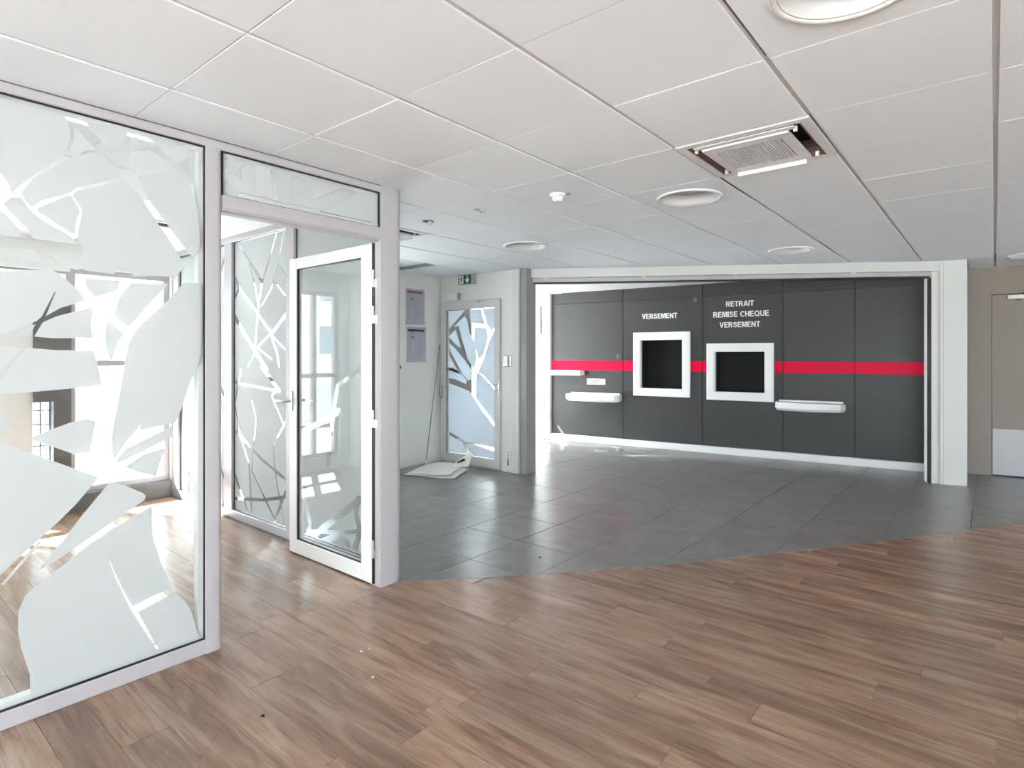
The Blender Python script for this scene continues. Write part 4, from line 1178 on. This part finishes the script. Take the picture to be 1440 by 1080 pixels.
# exit sign: running figure and arrow
es = empty('exit_sign', (-5.05, YW, 2.25), 'green emergency exit sign with running figure and down arrow', 'sign')
MB().box(-5.178, -4.915, YW - 0.055, YW, 2.255, 2.372, 0.006).build('body', 'frame', es)
face = MB().box(-5.176, -4.958, YW - 0.057, YW - 0.055, 2.258, 2.366).build('face', 'green', es)
yb = YW - 0.0571
MB().box(-5.163, -5.085, yb - 0.001, yb, 2.263, 2.361).build('pictogram_door', 'white', face)
f = MB()
def limb(f, pts, r):
    for (ax, az), (bx, bz) in zip(pts, pts[1:]):
        L = math.hypot(bx - ax, bz - az); nx, nz = -(bz - az) / L * r, (bx - ax) / L * r
        f.prism([(ax + nx, az + nz), (ax - nx, az - nz), (bx - nx, bz - nz), (bx + nx, bz + nz)], XZ, yb - 0.002, yb - 0.001)
ox, oz = -5.124, 2.312
f.prism([(ox + 0.006 + 0.009 * math.cos(t), oz + 0.036 + 0.009 * math.sin(t)) for t in [math.pi * k / 6 for k in range(12)]], XZ, yb - 0.002, yb - 0.001)
limb(f, [(ox + 0.002, oz + 0.026), (ox - 0.004, oz - 0.006)], 0.009)
limb(f, [(ox, oz + 0.022), (ox + 0.022, oz + 0.010), (ox + 0.034, oz + 0.018)], 0.004)
limb(f, [(ox, oz + 0.022), (ox - 0.018, oz + 0.014), (ox - 0.026, oz + 0.000)], 0.004)
limb(f, [(ox - 0.003, oz - 0.004), (ox + 0.014, oz - 0.018), (ox + 0.008, oz - 0.040)], 0.005)
limb(f, [(ox - 0.004, oz - 0.004), (ox - 0.014, oz - 0.026), (ox - 0.034, oz - 0.032)], 0.005)
f.build('running_figure', 'green', face)
ax = -5.020
MB().prism([(ax - 0.009, 2.358), (ax - 0.009, 2.312), (ax - 0.034, 2.322), (ax - 0.034, 2.306), (ax, 2.264), (ax + 0.034, 2.306), (ax + 0.034, 2.322), (ax + 0.009, 2.312), (ax + 0.009, 2.358)], XZ, yb - 0.001, yb).build('arrow', 'white', face)

# keypad, socket strip
kp = empty('card_reader', (-4.41, YW, 1.22), 'small steel access reader on the wall beside the exit door', 'card reader')
MB().box(-4.468, -4.352, YW - 0.030, YW, 1.236, 1.369, 0.010).build('body', 'metal', kp)
MB().box(-4.395, -4.356, YW - 0.036, YW - 0.030, 1.246, 1.358, 0.004).build('cover', 'grey', kp)
MB().box(-4.455, -4.412, YW - 0.033, YW - 0.030, 1.275, 1.345, 0.002).build('reader_face', 'white', kp)
ss = empty('socket_plate', (-4.39, YW, 0.05), 'white socket plate low on the wall end beside the exit door', 'socket')
MB().box(-4.426, -4.358, YW - 0.016, YW, 0.058, 0.265, 0.003).build('plate', 'white', ss)
for z in (0.235, 0.205, 0.175):
    MB().lathe([(0.0001, 0), (0.012, 0), (0.012, 0.003), (0.0001, 0.003)], (0, 0, 0), 14)
    MB().prism([(-4.392 + 0.012 * math.cos(t), z + 0.011 * math.sin(t)) for t in [math.pi * k / 7 for k in range(14)]], XZ, YW - 0.018, YW - 0.016).build('outlet', 'grey', ss)
MB().box(-4.408, -4.376, YW - 0.018, YW - 0.016, 0.075, 0.155).build('socket_flap', 'grey', ss)

# ================================================================== NOTICE WALL
def notice(name, y0, y1, z0, z1, head, label, seed):
    rnd = random.Random(seed)
    e = empty(name, (XW, (y0 + y1) / 2, z0), label, 'notice', 'wall notices beside the exit door')
    MB().box(XW, XW + 0.003, y0, y1, z0, z1).build('back_plate', 'acryl', e)
    sh = MB().box(XW + 0.003, XW + 0.0036, y0 + 0.012, y1 - 0.012, z0 + 0.012, z1 - 0.010).build('sheet', 'sheet', e)
    MB().box(XW + 0.0046, XW + 0.007, y0, y1, z0, z1).build('cover', 'acryl', e)
    MB().tube([(XW + 0.008, y0, z0), (XW + 0.008, y1, z0)], 0.006, 8).build('clip_rail', 'metal', e)
    X0, X1 = XW + 0.0036, XW + 0.0040
    MB().box(X0, X1, y0 + 0.028, y1 - 0.035, z1 - 0.058, z1 - 0.030).build('heading', head, sh)
    pr = MB(); W = y1 - y0
    for k in range(9):
        zz = z1 - 0.085 - k * 0.036
        a = y0 + 0.03 + rnd.random() * 0.03
        pr.box(X0, X1, a, a + 0.02 + rnd.random() * 0.05, zz - 0.004, zz)
    px0 = y0 + W * 0.45
    for (a, b, c, d) in ((0, 0.10, 0, 0.006), (0, 0.004, 0, 0.10), (0.10, 0.104, 0.0, 0.10), (0, 0.10, 0.097, 0.10), (0.03, 0.07, 0.05, 0.054), (0.05, 0.054, 0.02, 0.09)):
        for zz in (z1 - 0.20, z1 - 0.34):
            pr.box(X0, X1, px0 + a, px0 + b, zz + c, zz + d)
    pr = pr.build('print', 'ink', sh); pr['kind'] = 'stuff'
    MB().box(X0, X1, y0 + 0.08, y0 + 0.125, z1 - 0.135, z1 - 0.122).build('print', 'inkd', sh)
    return e
notice('notice_frame', 4.656, 4.968, 1.760, 2.200, 'inkr', 'clear notice holder with a red-headed sheet, upper one of two', 1)
notice('notice_frame', 4.667, 4.990, 1.292, 1.725, 'inkd', 'clear notice holder with a dark-headed sheet, below the red-headed one', 2)
hk = empty('wall_hook', (XW, 4.578, 1.20), 'tiny black fixing left on the wall under the notices', 'hook')
MB().box(XW, XW + 0.004, 4.570, 4.586, 1.205, 1.245, 0.0015).build('plate', 'black', hk)
MB().tube([(XW + 0.004, 4.578, 1.238), (XW + 0.014, 4.578, 1.238), (XW + 0.016, 4.578, 1.228)], 0.004, 8).build('peg', 'black', hk)

# leaning rod, cable loop, flattened carton on the floor
rod = empty('thin_rod', (-5.33, 4.80, 0.01), 'thin grey rod leaning into the corner by the exit door', 'rod')
MB().tube([(-5.335, 4.805, 0.095), (-5.48, 5.05, 0.80), (-5.515, 5.19, 1.44)], 0.0065, 8).build('shaft', 'grey', rod, smooth='auto')
MB().tube([(-5.327, 4.795, 0.050), (-5.331, 4.800, 0.092)], [0.016, 0.011], 10).build('foot', 'white', rod, smooth='auto')
MB().tube([(-5.514, 5.19, 1.44), (-5.532, 5.205, 1.50)], 0.009, 8).build('tip', 'grey', rod)
lp = empty('cable_loop', (-5.50, YW - 0.04, 0.80), 'small grey cable loop hanging on the exit door edge', 'cable')
MB().tube([(-5.500 + 0.030 * math.sin(t), YW - 0.046 - 0.004 * math.sin(2 * t), 0.90 - 0.085 * math.cos(t)) for t in [2 * math.pi * k / 24 for k in range(25)]], 0.0045, 6).build('loop', 'grey', lp, smooth='auto')
MB().box(-5.512, -5.490, YW - 0.052, YW - 0.0285, 0.972, 1.000, 0.003).build('anchor', 'metal', lp)

ct = empty('flattened_carton', (-5.02, 4.75, 0), 'flattened white carton lying on the slate tiles below the notices', 'carton')
def sheet(pts, th, name, mat, nx=8):
    """bilinear sheet through four corners a, b, c, d with a sagging curl"""
    a, b, c, d = [Vector(p) for p in pts]
    top = []
    for i in range(nx + 1):
        for j in range(nx + 1):
            u, v = i / nx, j / nx
            p = (a * (1 - u) + b * u) * (1 - v) + (d * (1 - u) + c * u) * v
            p = p + Vector((0, 0, 0.008 * math.sin(math.pi * u) * math.sin(math.pi * v) + 0.004 * math.sin(7 * u + 4 * v)))
            p.z = max(p.z, 0.002)
            top.append(p)
    n = nx + 1; N = n * n
    vs = [tuple(p + Vector((0, 0, th))) for p in top] + [tuple(p) for p in top]
    fs = []
    for i in range(nx):
        for j in range(nx):
            q = (i * n + j, (i + 1) * n + j, (i + 1) * n + j + 1, i * n + j + 1)
            fs += [q, tuple(N + k for k in reversed(q))]
    rim = [j for j in range(n)] + [i * n + nx for i in range(1, n)] + [nx * n + j for j in range(nx - 1, -1, -1)] + [i * n for i in range(nx - 1, 0, -1)]
    for k in range(len(rim)):
        p_, q_ = rim[k], rim[(k + 1) % len(rim)]
        fs.append((p_, q_, N + q_, N + p_))
    return MB().add(vs, fs).build(name, mat, ct, smooth='auto')
sheet([(-5.20, 4.34, 0.004), (-4.60, 4.56, 0.006), (-4.86, 5.06, 0.012), (-5.46, 4.98, 0.010)], 0.003, 'lower_sheet', 'paper')
sheet([(-5.17, 4.38, 0.022), (-4.70, 4.58, 0.026), (-4.95, 5.03, 0.050), (-5.44, 4.95, 0.026)], 0.003, 'upper_sheet', 'paper')
fl1 = sheet([(-5.00, 4.90, 0.050), (-4.83, 5.02, 0.045), (-4.86, 5.12, 0.185), (-4.90, 5.13, 0.195)], 0.004, 'side_flap', 'paper', 6)
MB().prism([(0.0, 0.0), (0.075, 0.035), (0.068, 0.062), (0.0, 0.018)], lambda a, b, h: (-4.955 + a, 4.960 + a * 0.75 + h - 0.004, 0.078 + b), 0.0, 0.003).build('hand_slot', 'void', fl1)
sheet([(-5.44, 4.96, 0.016), (-5.28, 4.99, 0.020), (-5.14, 5.13, 0.030), (-5.40, 5.14, 0.018)], 0.003, 'folded_flap', 'paper', 4)

# ================================================================== COUNTER WALL FITTINGS
def hatch(k, label):
    a0, a1, z0, z1 = HATCH[k]
    e = empty('hatch_frame', tuple(BK @ Vector(((a0 + a1) / 2, 0, z0))), label, 'hatch', 'empty counter hatches')
    rect = lambda m: [(a0 + m, z0 + m), (a1 - m, z0 + m), (a1 - m, z1 - m), (a0 + m, z1 - m)]
    MB(BK).ring(rect(0.0), rect(0.085), XZ, 0.0, 0.022).build('outer_frame', 'white', e)
    MB(BK).ring(rect(0.016), rect(0.10), XZ, 0.022, 0.030).build('raised_bead', 'white', e)
    MB(BK).ring(rect(0.086), rect(0.116), XZ, -0.05, 0.018).build('reveal', 'white', e)
    r = 0.117
    rc = MB(BK)
    rc.add([(a0 + r, y, z) if s == 0 else (a1 - r, y, z) for s in (0, 1) for y in (-0.048, -0.29) for z in (z0 + r, z1 - r)],
           [(0, 1, 3, 2), (4, 6, 7, 5), (2, 3, 7, 6), (0, 2, 6, 4), (1, 5, 7, 3)])
    rc.build('dark_recess', 'void', e, fix=False)
hatch(1, 'tall white hatch frame around a black void, under the single word')
hatch(2, 'squarish white hatch frame around a black void, under the three text lines')


def ledge(w0, w1, z1, depth, h, left_sq, label, round_front=True):
    e = empty('writing_ledge', tuple(BK @ Vector(((w0 + w1) / 2, 0, z1 - h))), label, 'shelf', 'white writing ledges on the charcoal wall')
    n = 18
    front = []
    for q in range(n + 1):
        t = q / n
        x = w0 + (w1 - w0) * t
        bow = depth * (0.72 + 0.28 * math.sin(math.pi * t)) if round_front else depth
        if round_front:
            e_ = min(t, 1 - t) * (w1 - w0)
            if e_ < 0.05: bow -= 0.05 - math.sqrt(max(0, 0.05 ** 2 - (0.05 - e_) ** 2))
        front.append((x, bow))
    poly = [(w0, 0.001)] + front + [(w1, 0.001)]
    cx_ = sum(p[0] for p in poly) / len(poly)
    ins = [(cx_ + (x - cx_) * 0.95, y * 0.90) for x, y in poly]
    m = MB(BK); N = len(poly)
    vs = [(x, y, z1 - h) for x, y in ins] + [(x, y, z1 - h + 0.03) for x, y in poly] + [(x, y, z1) for x, y in poly]
    fs = [tuple(range(N - 1, -1, -1)), tuple(range(2 * N, 3 * N))]
    for i in range(N):
        j = (i + 1) % N
        fs += [(i, j, N + j, N + i), (N + i, N + j, 2 * N + j, 2 * N + i)]
    m.add(vs, fs).build('shelf_body', 'white', e)
    MB(BK).box(w0 + 0.03, w1 - 0.03, 0.0, 0.022, z1, z1 + 0.022, 0.004).build('back_lip', 'white', e)
    return e
sh = ledge(0.335, 1.225, 0.765, 0.26, 0.105, False, 'long bow-fronted white ledge under the small label plate')
sh = ledge(3.40, 4.20, 0.765, 0.26, 0.105, True, 'long bow-fronted white ledge touching the squarish hatch frame')
MB(BK).prism([(3.46 + 0.035 * math.cos(t), 0.05 + 0.016 * math.sin(t)) for t in [math.pi * k / 8 for k in range(16)]], XYZ, 0.7655, 0.7675).build('pen_hole', 'grey', sh)
sh = empty('small_ledge', tuple(BK @ Vector((0.26, 0, 1.05))), 'short box-shaped white ledge under the red band by the pilaster', 'shelf')
MB(BK).box(-0.09, 0.60, 0.051, 0.17, 1.055, 1.135, 0.006).build('front_box', 'white', sh)
MB(BK).box(0.0, 0.595, 0.0, 0.051, 1.060, 1.130, 0.003).build('wall_bracket', 'white', sh)
MB(BK).box(0.20, 0.595, 0.170, 0.173, 1.066, 1.112, 0.001).build('front_inlay', 'paper', sh)
lb = empty('label_plate', tuple(BK @ Vector((0.79, 0, 0.91))), 'small white label plate between the two left ledges', 'label')
MB(BK).box(0.640, 0.950, 0.0, 0.004, 0.915, 1.005, 0.0015).build('plate', 'white', lb)
f = MB(BK)
for a, b, z in ((0.72, 0.87, 0.975), (0.73, 0.85, 0.958), (0.72, 0.86, 0.940), (0.88, 0.91, 0.972)):
    f.box(a, b, 0.004, 0.0045, z - 0.005, z + 0.005)
for z in (0.935, 0.985):
    f.box(0.672, 0.692, 0.004, 0.0045, z - 0.004, z + 0.004); f.box(0.672, 0.677, 0.004, 0.0045, z - 0.012, z + 0.012)
f = f.build('print', 'inkd', lb); f['kind'] = 'stuff'

# lobby wall end: small framed window and blue sticker
lw = empty('lobby_picture', (-5.88, 7.70, 1.72), 'small white framed pane on the bright lobby wall end', 'frame')
MB().ring([(-6.10, 1.72), (-5.745, 1.72), (-5.745, 2.19), (-6.10, 2.19)], [(-6.06, 1.76), (-5.785, 1.76), (-5.785, 2.15), (-6.06, 2.15)], XZ, 7.665, 7.70).build('frame', 'grey', lw)
MB().box(-6.061, -5.784, 7.675, 7.68, 1.759, 2.151).build('pane', 'sheet', lw)
st = empty('blue_sticker', (-5.93, 7.70, 1.57), 'small blue notice under the framed pane in the lobby', 'sticker')
MB().box(-6.03, -5.83, 7.692, 7.70, 1.585, 1.665, 0.002).build('plate', 'inkb', st)
MB().box(-6.01, -5.85, 7.691, 7.692, 1.64, 1.655).build('print', 'white', st)

# ================================================================== DOOR IN THE BEIGE WALL
rd = empty('door_4', tuple(RW @ Vector((0.89, 0, 0))), 'flush beige door with a pale kick plate in the right wall', 'door', kind='structure')
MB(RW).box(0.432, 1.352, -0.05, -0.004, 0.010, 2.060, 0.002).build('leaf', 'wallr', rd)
MB(RW).box(0.436, 1.348, -0.004, 0.0005, 0.014, 0.535, 0.001).build('kick_plate', 'kick', rd)
MB(RW).box(0.424, 0.431, -0.12, -0.002, 0.0, 2.066).build('shadow_gap', 'brown', rd)
dc = MB(RW).box(0.56, 0.95, -0.004, 0.030, 2.005, 2.052, 0.006).build('door_closer', 'white', rd)
MB(RW).tube([(0.70, 0.015, 2.055), (0.74, 0.03, 2.095), (0.80, 0.03, 2.075), (0.95, 0.02, 2.080)], 0.012, 8).build('closer_arm', 'black', dc)
MB(RW).box(0.64, 0.68, 0.004, 0.024, 1.992, 2.004, 0.003).build('closer_valve', 'black', dc)

# ================================================================== CEILING FITTINGS
def downlight(i, j, label):
    x, y = cell(i, j); x += 0.3; y += 0.3
    e = empty('downlight', (x, y, CEIL), label, 'ceiling light', 'round recessed downlights')
    MB().lathe([(0.200, 0.001), (0.203, -0.006), (0.198, -0.012), (0.182, -0.010), (0.178, 0.0), (0.182, 0.004)], (x, y, CEIL), 48, closed=True).build('rim', 'white', e, smooth=True)
    MB().lathe([(0.180, -0.006), (0.177, 0.03), (0.166, 0.066), (0.162, 0.066), (0.172, 0.030), (0.177, -0.002)], (x, y, CEIL), 48, closed=True).build('reflector', 'cone', e, smooth=True)
    MB().lathe([(0.0001, 0.065), (0.164, 0.065), (0.164, 0.073), (0.0001, 0.073)], (x, y, CEIL), 48).build('diffuser', 'diffuser', e)
downlight(3, 0, 'round recessed downlight nearest the middle of the hall, before the air conditioner')
downlight(1, 3, 'round recessed downlight beside the hall air conditioner')
downlight(-2, 4, 'round recessed downlight close to the exit sign end of the beam')
downlight(1, 7, 'round recessed downlight just before the header beam')
downlight(4, 10, 'round recessed downlight above the beige wall door')


def cassette(i, j, label):
    x, y = cell(i, j)
    e = empty('air_conditioner', (x + 0.3, y + 0.3, CEIL), label, 'air conditioner', 'ceiling cassette air conditioners')
    R = lambda m: [(x + m, y + m), (x + GS - m, y + m), (x + GS - m, y + GS - m), (x + m, y + GS - m)]
    z = CEIL
    MB().ring(R(0.004), R(0.045), XYZ, z - 0.006, z + 0.006).build('trim_frame', 'acwhite', e)
    MB().ring(R(0.045), R(0.052), XYZ, z - 0.004, z + 0.09).build('throat', 'brown', e)
    MB().add([(p[0], p[1], z + 0.085) for p in R(0.045)], [(0, 3, 2, 1)]).build('chamber', 'void', e, fix=False)
    # centre panel with an intake field of fine slats
    MB().ring([(x + 0.105, y + 0.085), (x + 0.495, y + 0.085), (x + 0.495, y + 0.515), (x + 0.105, y + 0.515)],
              [(x + 0.150, y + 0.145), (x + 0.450, y + 0.145), (x + 0.450, y + 0.455), (x + 0.150, y + 0.455)], XYZ, z - 0.020, z - 0.006).build('centre_panel', 'acwhite', e)
    MB().box(x + 0.14, x + 0.46, y + 0.13, y + 0.47, z - 0.010, z - 0.004).build('filter', 'tbar', e)
    s = MB()
    for k in range(24):
        xx = x + 0.155 + k * 0.0122
        s.box(xx, xx + 0.008, y + 0.145, y + 0.455, z - 0.019, z - 0.011)
    so_ = s.build('intake_slats', 'acwhite', e); so_['kind'] = 'stuff'
    # two shut flaps (front and back) and two dropped ones at the sides
    MB().box(x + 0.075, x + 0.525, y + 0.048, y + 0.084, z - 0.012, z - 0.006, 0.002).build('flap', 'acwhite', e)
    MB().box(x + 0.130, x + 0.470, y + GS - 0.075, y + GS - 0.068, z - 0.040, z - 0.004, 0.002).build('flap', 'white', e)
    for s_ in (0, 1):
        xa = x + 0.054 if s_ == 0 else x + GS - 0.054
        d = 1 if s_ == 0 else -1
        MB().add([(xa, y + 0.09, z + 0.002), (xa, y + 0.51, z + 0.002), (xa + d * 0.022, y + 0.51, z + 0.045), (xa + d * 0.022, y + 0.09, z + 0.045),
                  (xa + d * 0.004, y + 0.09, z + 0.001), (xa + d * 0.004, y + 0.51, z + 0.001), (xa + d * 0.026, y + 0.51, z + 0.044), (xa + d * 0.026, y + 0.09, z + 0.044)],
                 [(0, 1, 2, 3), (4, 7, 6, 5), (0, 4, 5, 1), (2, 6, 7, 3), (0, 3, 7, 4), (1, 5, 6, 2)]).build('flap', 'brown', e)
    for xx in (x + 0.070, x + 0.515):
        for yy in (y + 0.086, y + 0.499):
            MB().box(xx, xx + 0.015, yy, yy + 0.015, z - 0.020, z + 0.004).build('flap_pivot', 'white', e)
cassette(2, 2, 'square ceiling cassette air conditioner with open side flaps above the hall')
cassette(-3, 2, 'ceiling cassette air conditioner partly hidden by the rounded corner post')
cassette(-5, 0, 'ceiling cassette air conditioner inside the glazed office')

x, y = cell(*OPEN_TILE)
ot = empty('lifted_tile', (x + 0.3, y + 0.3, CEIL + 0.03), 'ceiling tile lifted out of place, dark gap around it, near the notice wall', 'ceiling tile')
MB().box(x + 0.02, x + 0.58, y + 0.02, y + 0.58, CEIL + 0.035, CEIL + 0.047, 0.003).build('tile', 'ceil', ot)
MB().ring([(x + 0.002, y + 0.002), (x + 0.598, y + 0.002), (x + 0.598, y + 0.598), (x + 0.002, y + 0.598)], [(x + 0.010, y + 0.010), (x + 0.59, y + 0.010), (x + 0.59, y + 0.59), (x + 0.010, y + 0.59)], XYZ, CEIL + 0.002, CEIL + 0.10).build('edge_angle', 'grey', ot)

dt = empty('motion_detector', (-2.096, 2.976, CEIL), 'round white motion detector dome on the ceiling', 'detector')
MB().lathe([(0.0001, 0.0), (0.050, 0.0), (0.050, -0.012), (0.044, -0.018), (0.0001, -0.018)], (-2.096, 2.976, CEIL), 28).build('base', 'white', dt, smooth='auto')
MB().lathe([(0.034, -0.018), (0.032, -0.034), (0.022, -0.046), (0.0001, -0.050)], (-2.096, 2.976, CEIL), 24).build('dome', 'white', dt, smooth='auto')
MB().box(-2.05, -2.02, 2.99, 3.01, CEIL - 0.012, CEIL, 0.003).build('clip', 'grey', dt)
sl = empty('spotlight', (-3.264, 2.957, CEIL), 'tiny recessed spotlight with a dark ring in the ceiling', 'ceiling light')
MB().lathe([(0.042, 0.0), (0.042, -0.003), (0.030, -0.003), (0.030, 0.0)], (-3.264, 2.957, CEIL), 24, closed=True).build('ring', 'dark', sl)
MB().lathe([(0.0001, -0.001), (0.029, -0.001), (0.027, -0.002), (0.0001, -0.002)], (-3.264, 2.957, CEIL), 20).build('recess', 'black', sl)
MB().lathe([(0.018, -0.002), (0.018, -0.028), (0.012, -0.034), (0.0001, -0.034)], (-3.250, 2.965, CEIL), 16).build('bulb', 'white', sl, smooth='auto')
mk = empty('ceiling_fixing', (-2.70, 2.955, CEIL), 'small grey bracket left on a ceiling tile between detector and spotlight', 'bracket')
MB().tube([(-2.735, 2.94, CEIL - 0.001), (-2.72, 2.945, CEIL - 0.020), (-2.70, 2.955, CEIL - 0.022), (-2.688, 2.962, CEIL - 0.002)], 0.004, 6).build('wire', 'grey', mk)
MB().lathe([(0.0001, 0), (0.016, 0), (0.014, -0.004), (0.0001, -0.004)], (-2.745, 2.93, CEIL), 14).build('plate', 'grey', mk)

# ================================================================== SMALL THINGS ON THE FLOOR
def crumb(x, y, s, mat, label, cat, seed, group=None):
    r = random.Random(seed)
    bm = bmesh.new()
    bmesh.ops.create_icosphere(bm, subdivisions=2, radius=s)
    for v in bm.verts:
        v.co *= r.uniform(0.65, 1.15); v.co.z = max(-s * 0.45, v.co.z * 0.7)
    o = MB(Matrix.Translation((x, y, s * 0.45))).bm(bm).build('floor_crumb', mat)
    tag(o, label, cat, group)
crumb(-2.255, 1.63, 0.006, 'crumb', 'tiny white plaster crumb, one of a close pair on the oak planks', 'crumb', 1, 'white plaster crumbs')
crumb(-2.245, 1.668, 0.005, 'crumb', 'tiny white plaster crumb, one of a close pair on the oak planks', 'crumb', 2, 'white plaster crumbs')
crumb(-2.035, 1.53, 0.006, 'crumb', 'lone white plaster crumb on the oak planks, apart from the pair', 'crumb', 3, 'white plaster crumbs')
crumb(-2.14, 1.10, 0.007, 'black', 'small black bit of debris on the oak planks', 'debris', 4)
crumb(-2.37, 3.16, 0.008, 'black', 'small dark bit of debris on a slate tile', 'debris', 5)


def scrap(x, y, a, w, h, label):
    mb = MB(Matrix.Translation((x, y, 0)) @ Matrix.Rotation(a, 4, 'Z'))
    nx = 6
    vs, fs = [], []
    for t in (0, 0.0012):
        for i in range(nx + 1):
            u = i / nx
            for v in (0, 1):
                vs.append(((u - 0.5) * w, (v - 0.5) * h + 0.01 * math.sin(5 * u), 0.003 + t + 0.010 * (u - 0.5) ** 2 * 4))
    N = 2 * (nx + 1)
    for i in range(nx):
        q = (2 * i, 2 * i + 1, 2 * i + 3, 2 * i + 2)
        fs += [tuple(reversed(q)), tuple(N + k for k in q), (2 * i, 2 * i + 2, N + 2 * i + 2, N + 2 * i), (2 * i + 1, N + 2 * i + 1, N + 2 * i + 3, 2 * i + 3)]
    fs += [(0, N, N + 1, 1), (2 * nx, 2 * nx + 1, N + 2 * nx + 1, N + 2 * nx)]
    o = mb.add(vs, fs).build('paper_scrap', 'paper')
    tag(o, label, 'paper scrap', 'paper scraps on the lobby floor')
for x, y, a, w, h, lab in ((-4.30, 7.62, 0.2, 0.16, 0.07, 'torn white paper scrap on the lobby tiles closest to the white plinth'),
                           (-4.32, 7.20, 0.5, 0.18, 0.08, 'longest torn white paper scrap on the lobby tiles, farthest from the plinth'),
                           (-4.16, 7.42, -0.3, 0.10, 0.05, 'smallest torn white paper scrap on the lobby tiles'),
                           (-5.02, 7.34, 0.1, 0.12, 0.08, 'torn white paper scrap on the lobby tiles near the white pilaster')):
    scrap(x, y, a, w, h, lab)

# office socket on the end wall
so2 = empty('office_socket', (-5.35, 0.03, 0.36), 'white multiple socket on the office end wall, seen mirrored in the door', 'socket')
MB().box(-5.53, -5.20, 0.03, 0.044, 0.37, 0.47, 0.003).build('plate', 'white', so2)
for k in range(3):
    MB().prism([(-5.47 + k * 0.10 + 0.03 * math.cos(t), 0.42 + 0.03 * math.sin(t)) for t in [math.pi * q / 8 for q in range(16)]], XZ, 0.044, 0.047).build('outlet', 'grey', so2)

# ================================================================== ACROSS THE STREET
def building(name, x, y0, y1, h, cols, rows, label, mat='render', depth=8.0, ww=0.55, wh=0.6):
    e = empty(name, (x, (y0 + y1) / 2, -0.15), label, 'building')
    MB().box(x - depth, x, y0, y1, -0.15, h).build('wall', mat, e)
    MB().box(x - depth - 0.2, x + 0.3, y0 - 0.2, y1 + 0.2, h, h + 0.4).build('roof', 'pave', e)
    cw = (y1 - y0) / cols; rh = (h - 1.0) / rows
    proto = pp = None
    for c in range(cols):
        for r in range(rows):
            yc = y0 + cw * (c + 0.5); zc = 0.8 + rh * (r + 0.5)
            if proto is None:
                proto = MB().ring([(yc - cw * ww / 2, zc - rh * wh / 2), (yc + cw * ww / 2, zc - rh * wh / 2), (yc + cw * ww / 2, zc + rh * wh / 2), (yc - cw * ww / 2, zc + rh * wh / 2)],
                                  [(yc - cw * ww / 2 * .86, zc - rh * wh / 2 * .9), (yc + cw * ww / 2 * .86, zc - rh * wh / 2 * .9), (yc + cw * ww / 2 * .86, zc + rh * wh / 2 * .9), (yc - cw * ww / 2 * .86, zc + rh * wh / 2 * .9)], YZ, x, x + 0.10).build('window', 'white', e)
                pp = MB().box(x, x + 0.03, yc - cw * ww / 2 * .86, yc + cw * ww / 2 * .86, zc - rh * wh / 2 * .9, zc + rh * wh / 2 * .9).build('pane', 'pane', proto)
            else:
                o = instance(proto, 'window', (x + 0.05, yc, zc), e)
                instance(pp, 'pane', (x + 0.015, yc, zc), o)
building('apartment_block', -26.0, -14.0, 3.0, 9.0, 6, 3, 'pale low apartment block across the street from the office')
building('tower_block', -46.0, 6.0, 20.0, 34.0, 5, 12, 'tall white tower block with a grid of windows across the street')
building('shop_row', -24.0, 9.0, 30.0, 6.5, 7, 2, 'pale two-storey row across the street from the lobby')


def tree(x, y, h, label, seed):
    r = random.Random(seed)
    e = empty('street_tree', (x, y, -0.15), label, 'tree', 'trees across the street')
    MB().tube([(x, y, -0.15), (x + 0.05, y, h * 0.3), (x, y + 0.1, h * 0.6)], [0.14, 0.11, 0.06], 8).build('trunk', 'bark', e, smooth='auto')
    mb = MB()
    for k in range(420):
        t = r.uniform(0, 2 * math.pi); q = r.random() ** 0.4; p = math.acos(r.uniform(-1, 1))
        c = Vector((x + h * .28 * q * math.sin(p) * math.cos(t), y + h * .28 * q * math.sin(p) * math.sin(t), h * 0.68 + h * .3 * q * math.cos(p)))
        a = Vector((r.gauss(0, 1), r.gauss(0, 1), r.gauss(0, 1))).normalized() * h * 0.05; b = a.orthogonal().normalized() * h * 0.03
        mb.add([tuple(c - a), tuple(c + b), tuple(c + a), tuple(c - b)], [(0, 1, 2, 3)])
    o = mb.build('foliage', 'leaf', e, fix=False); o['kind'] = 'stuff'
tree(-17.0, -3.0, 4.5, 'leafy street tree in front of the low apartment block', 3)
tree(-18.0, 13.0, 5.0, 'leafy street tree in front of the two-storey row', 5)
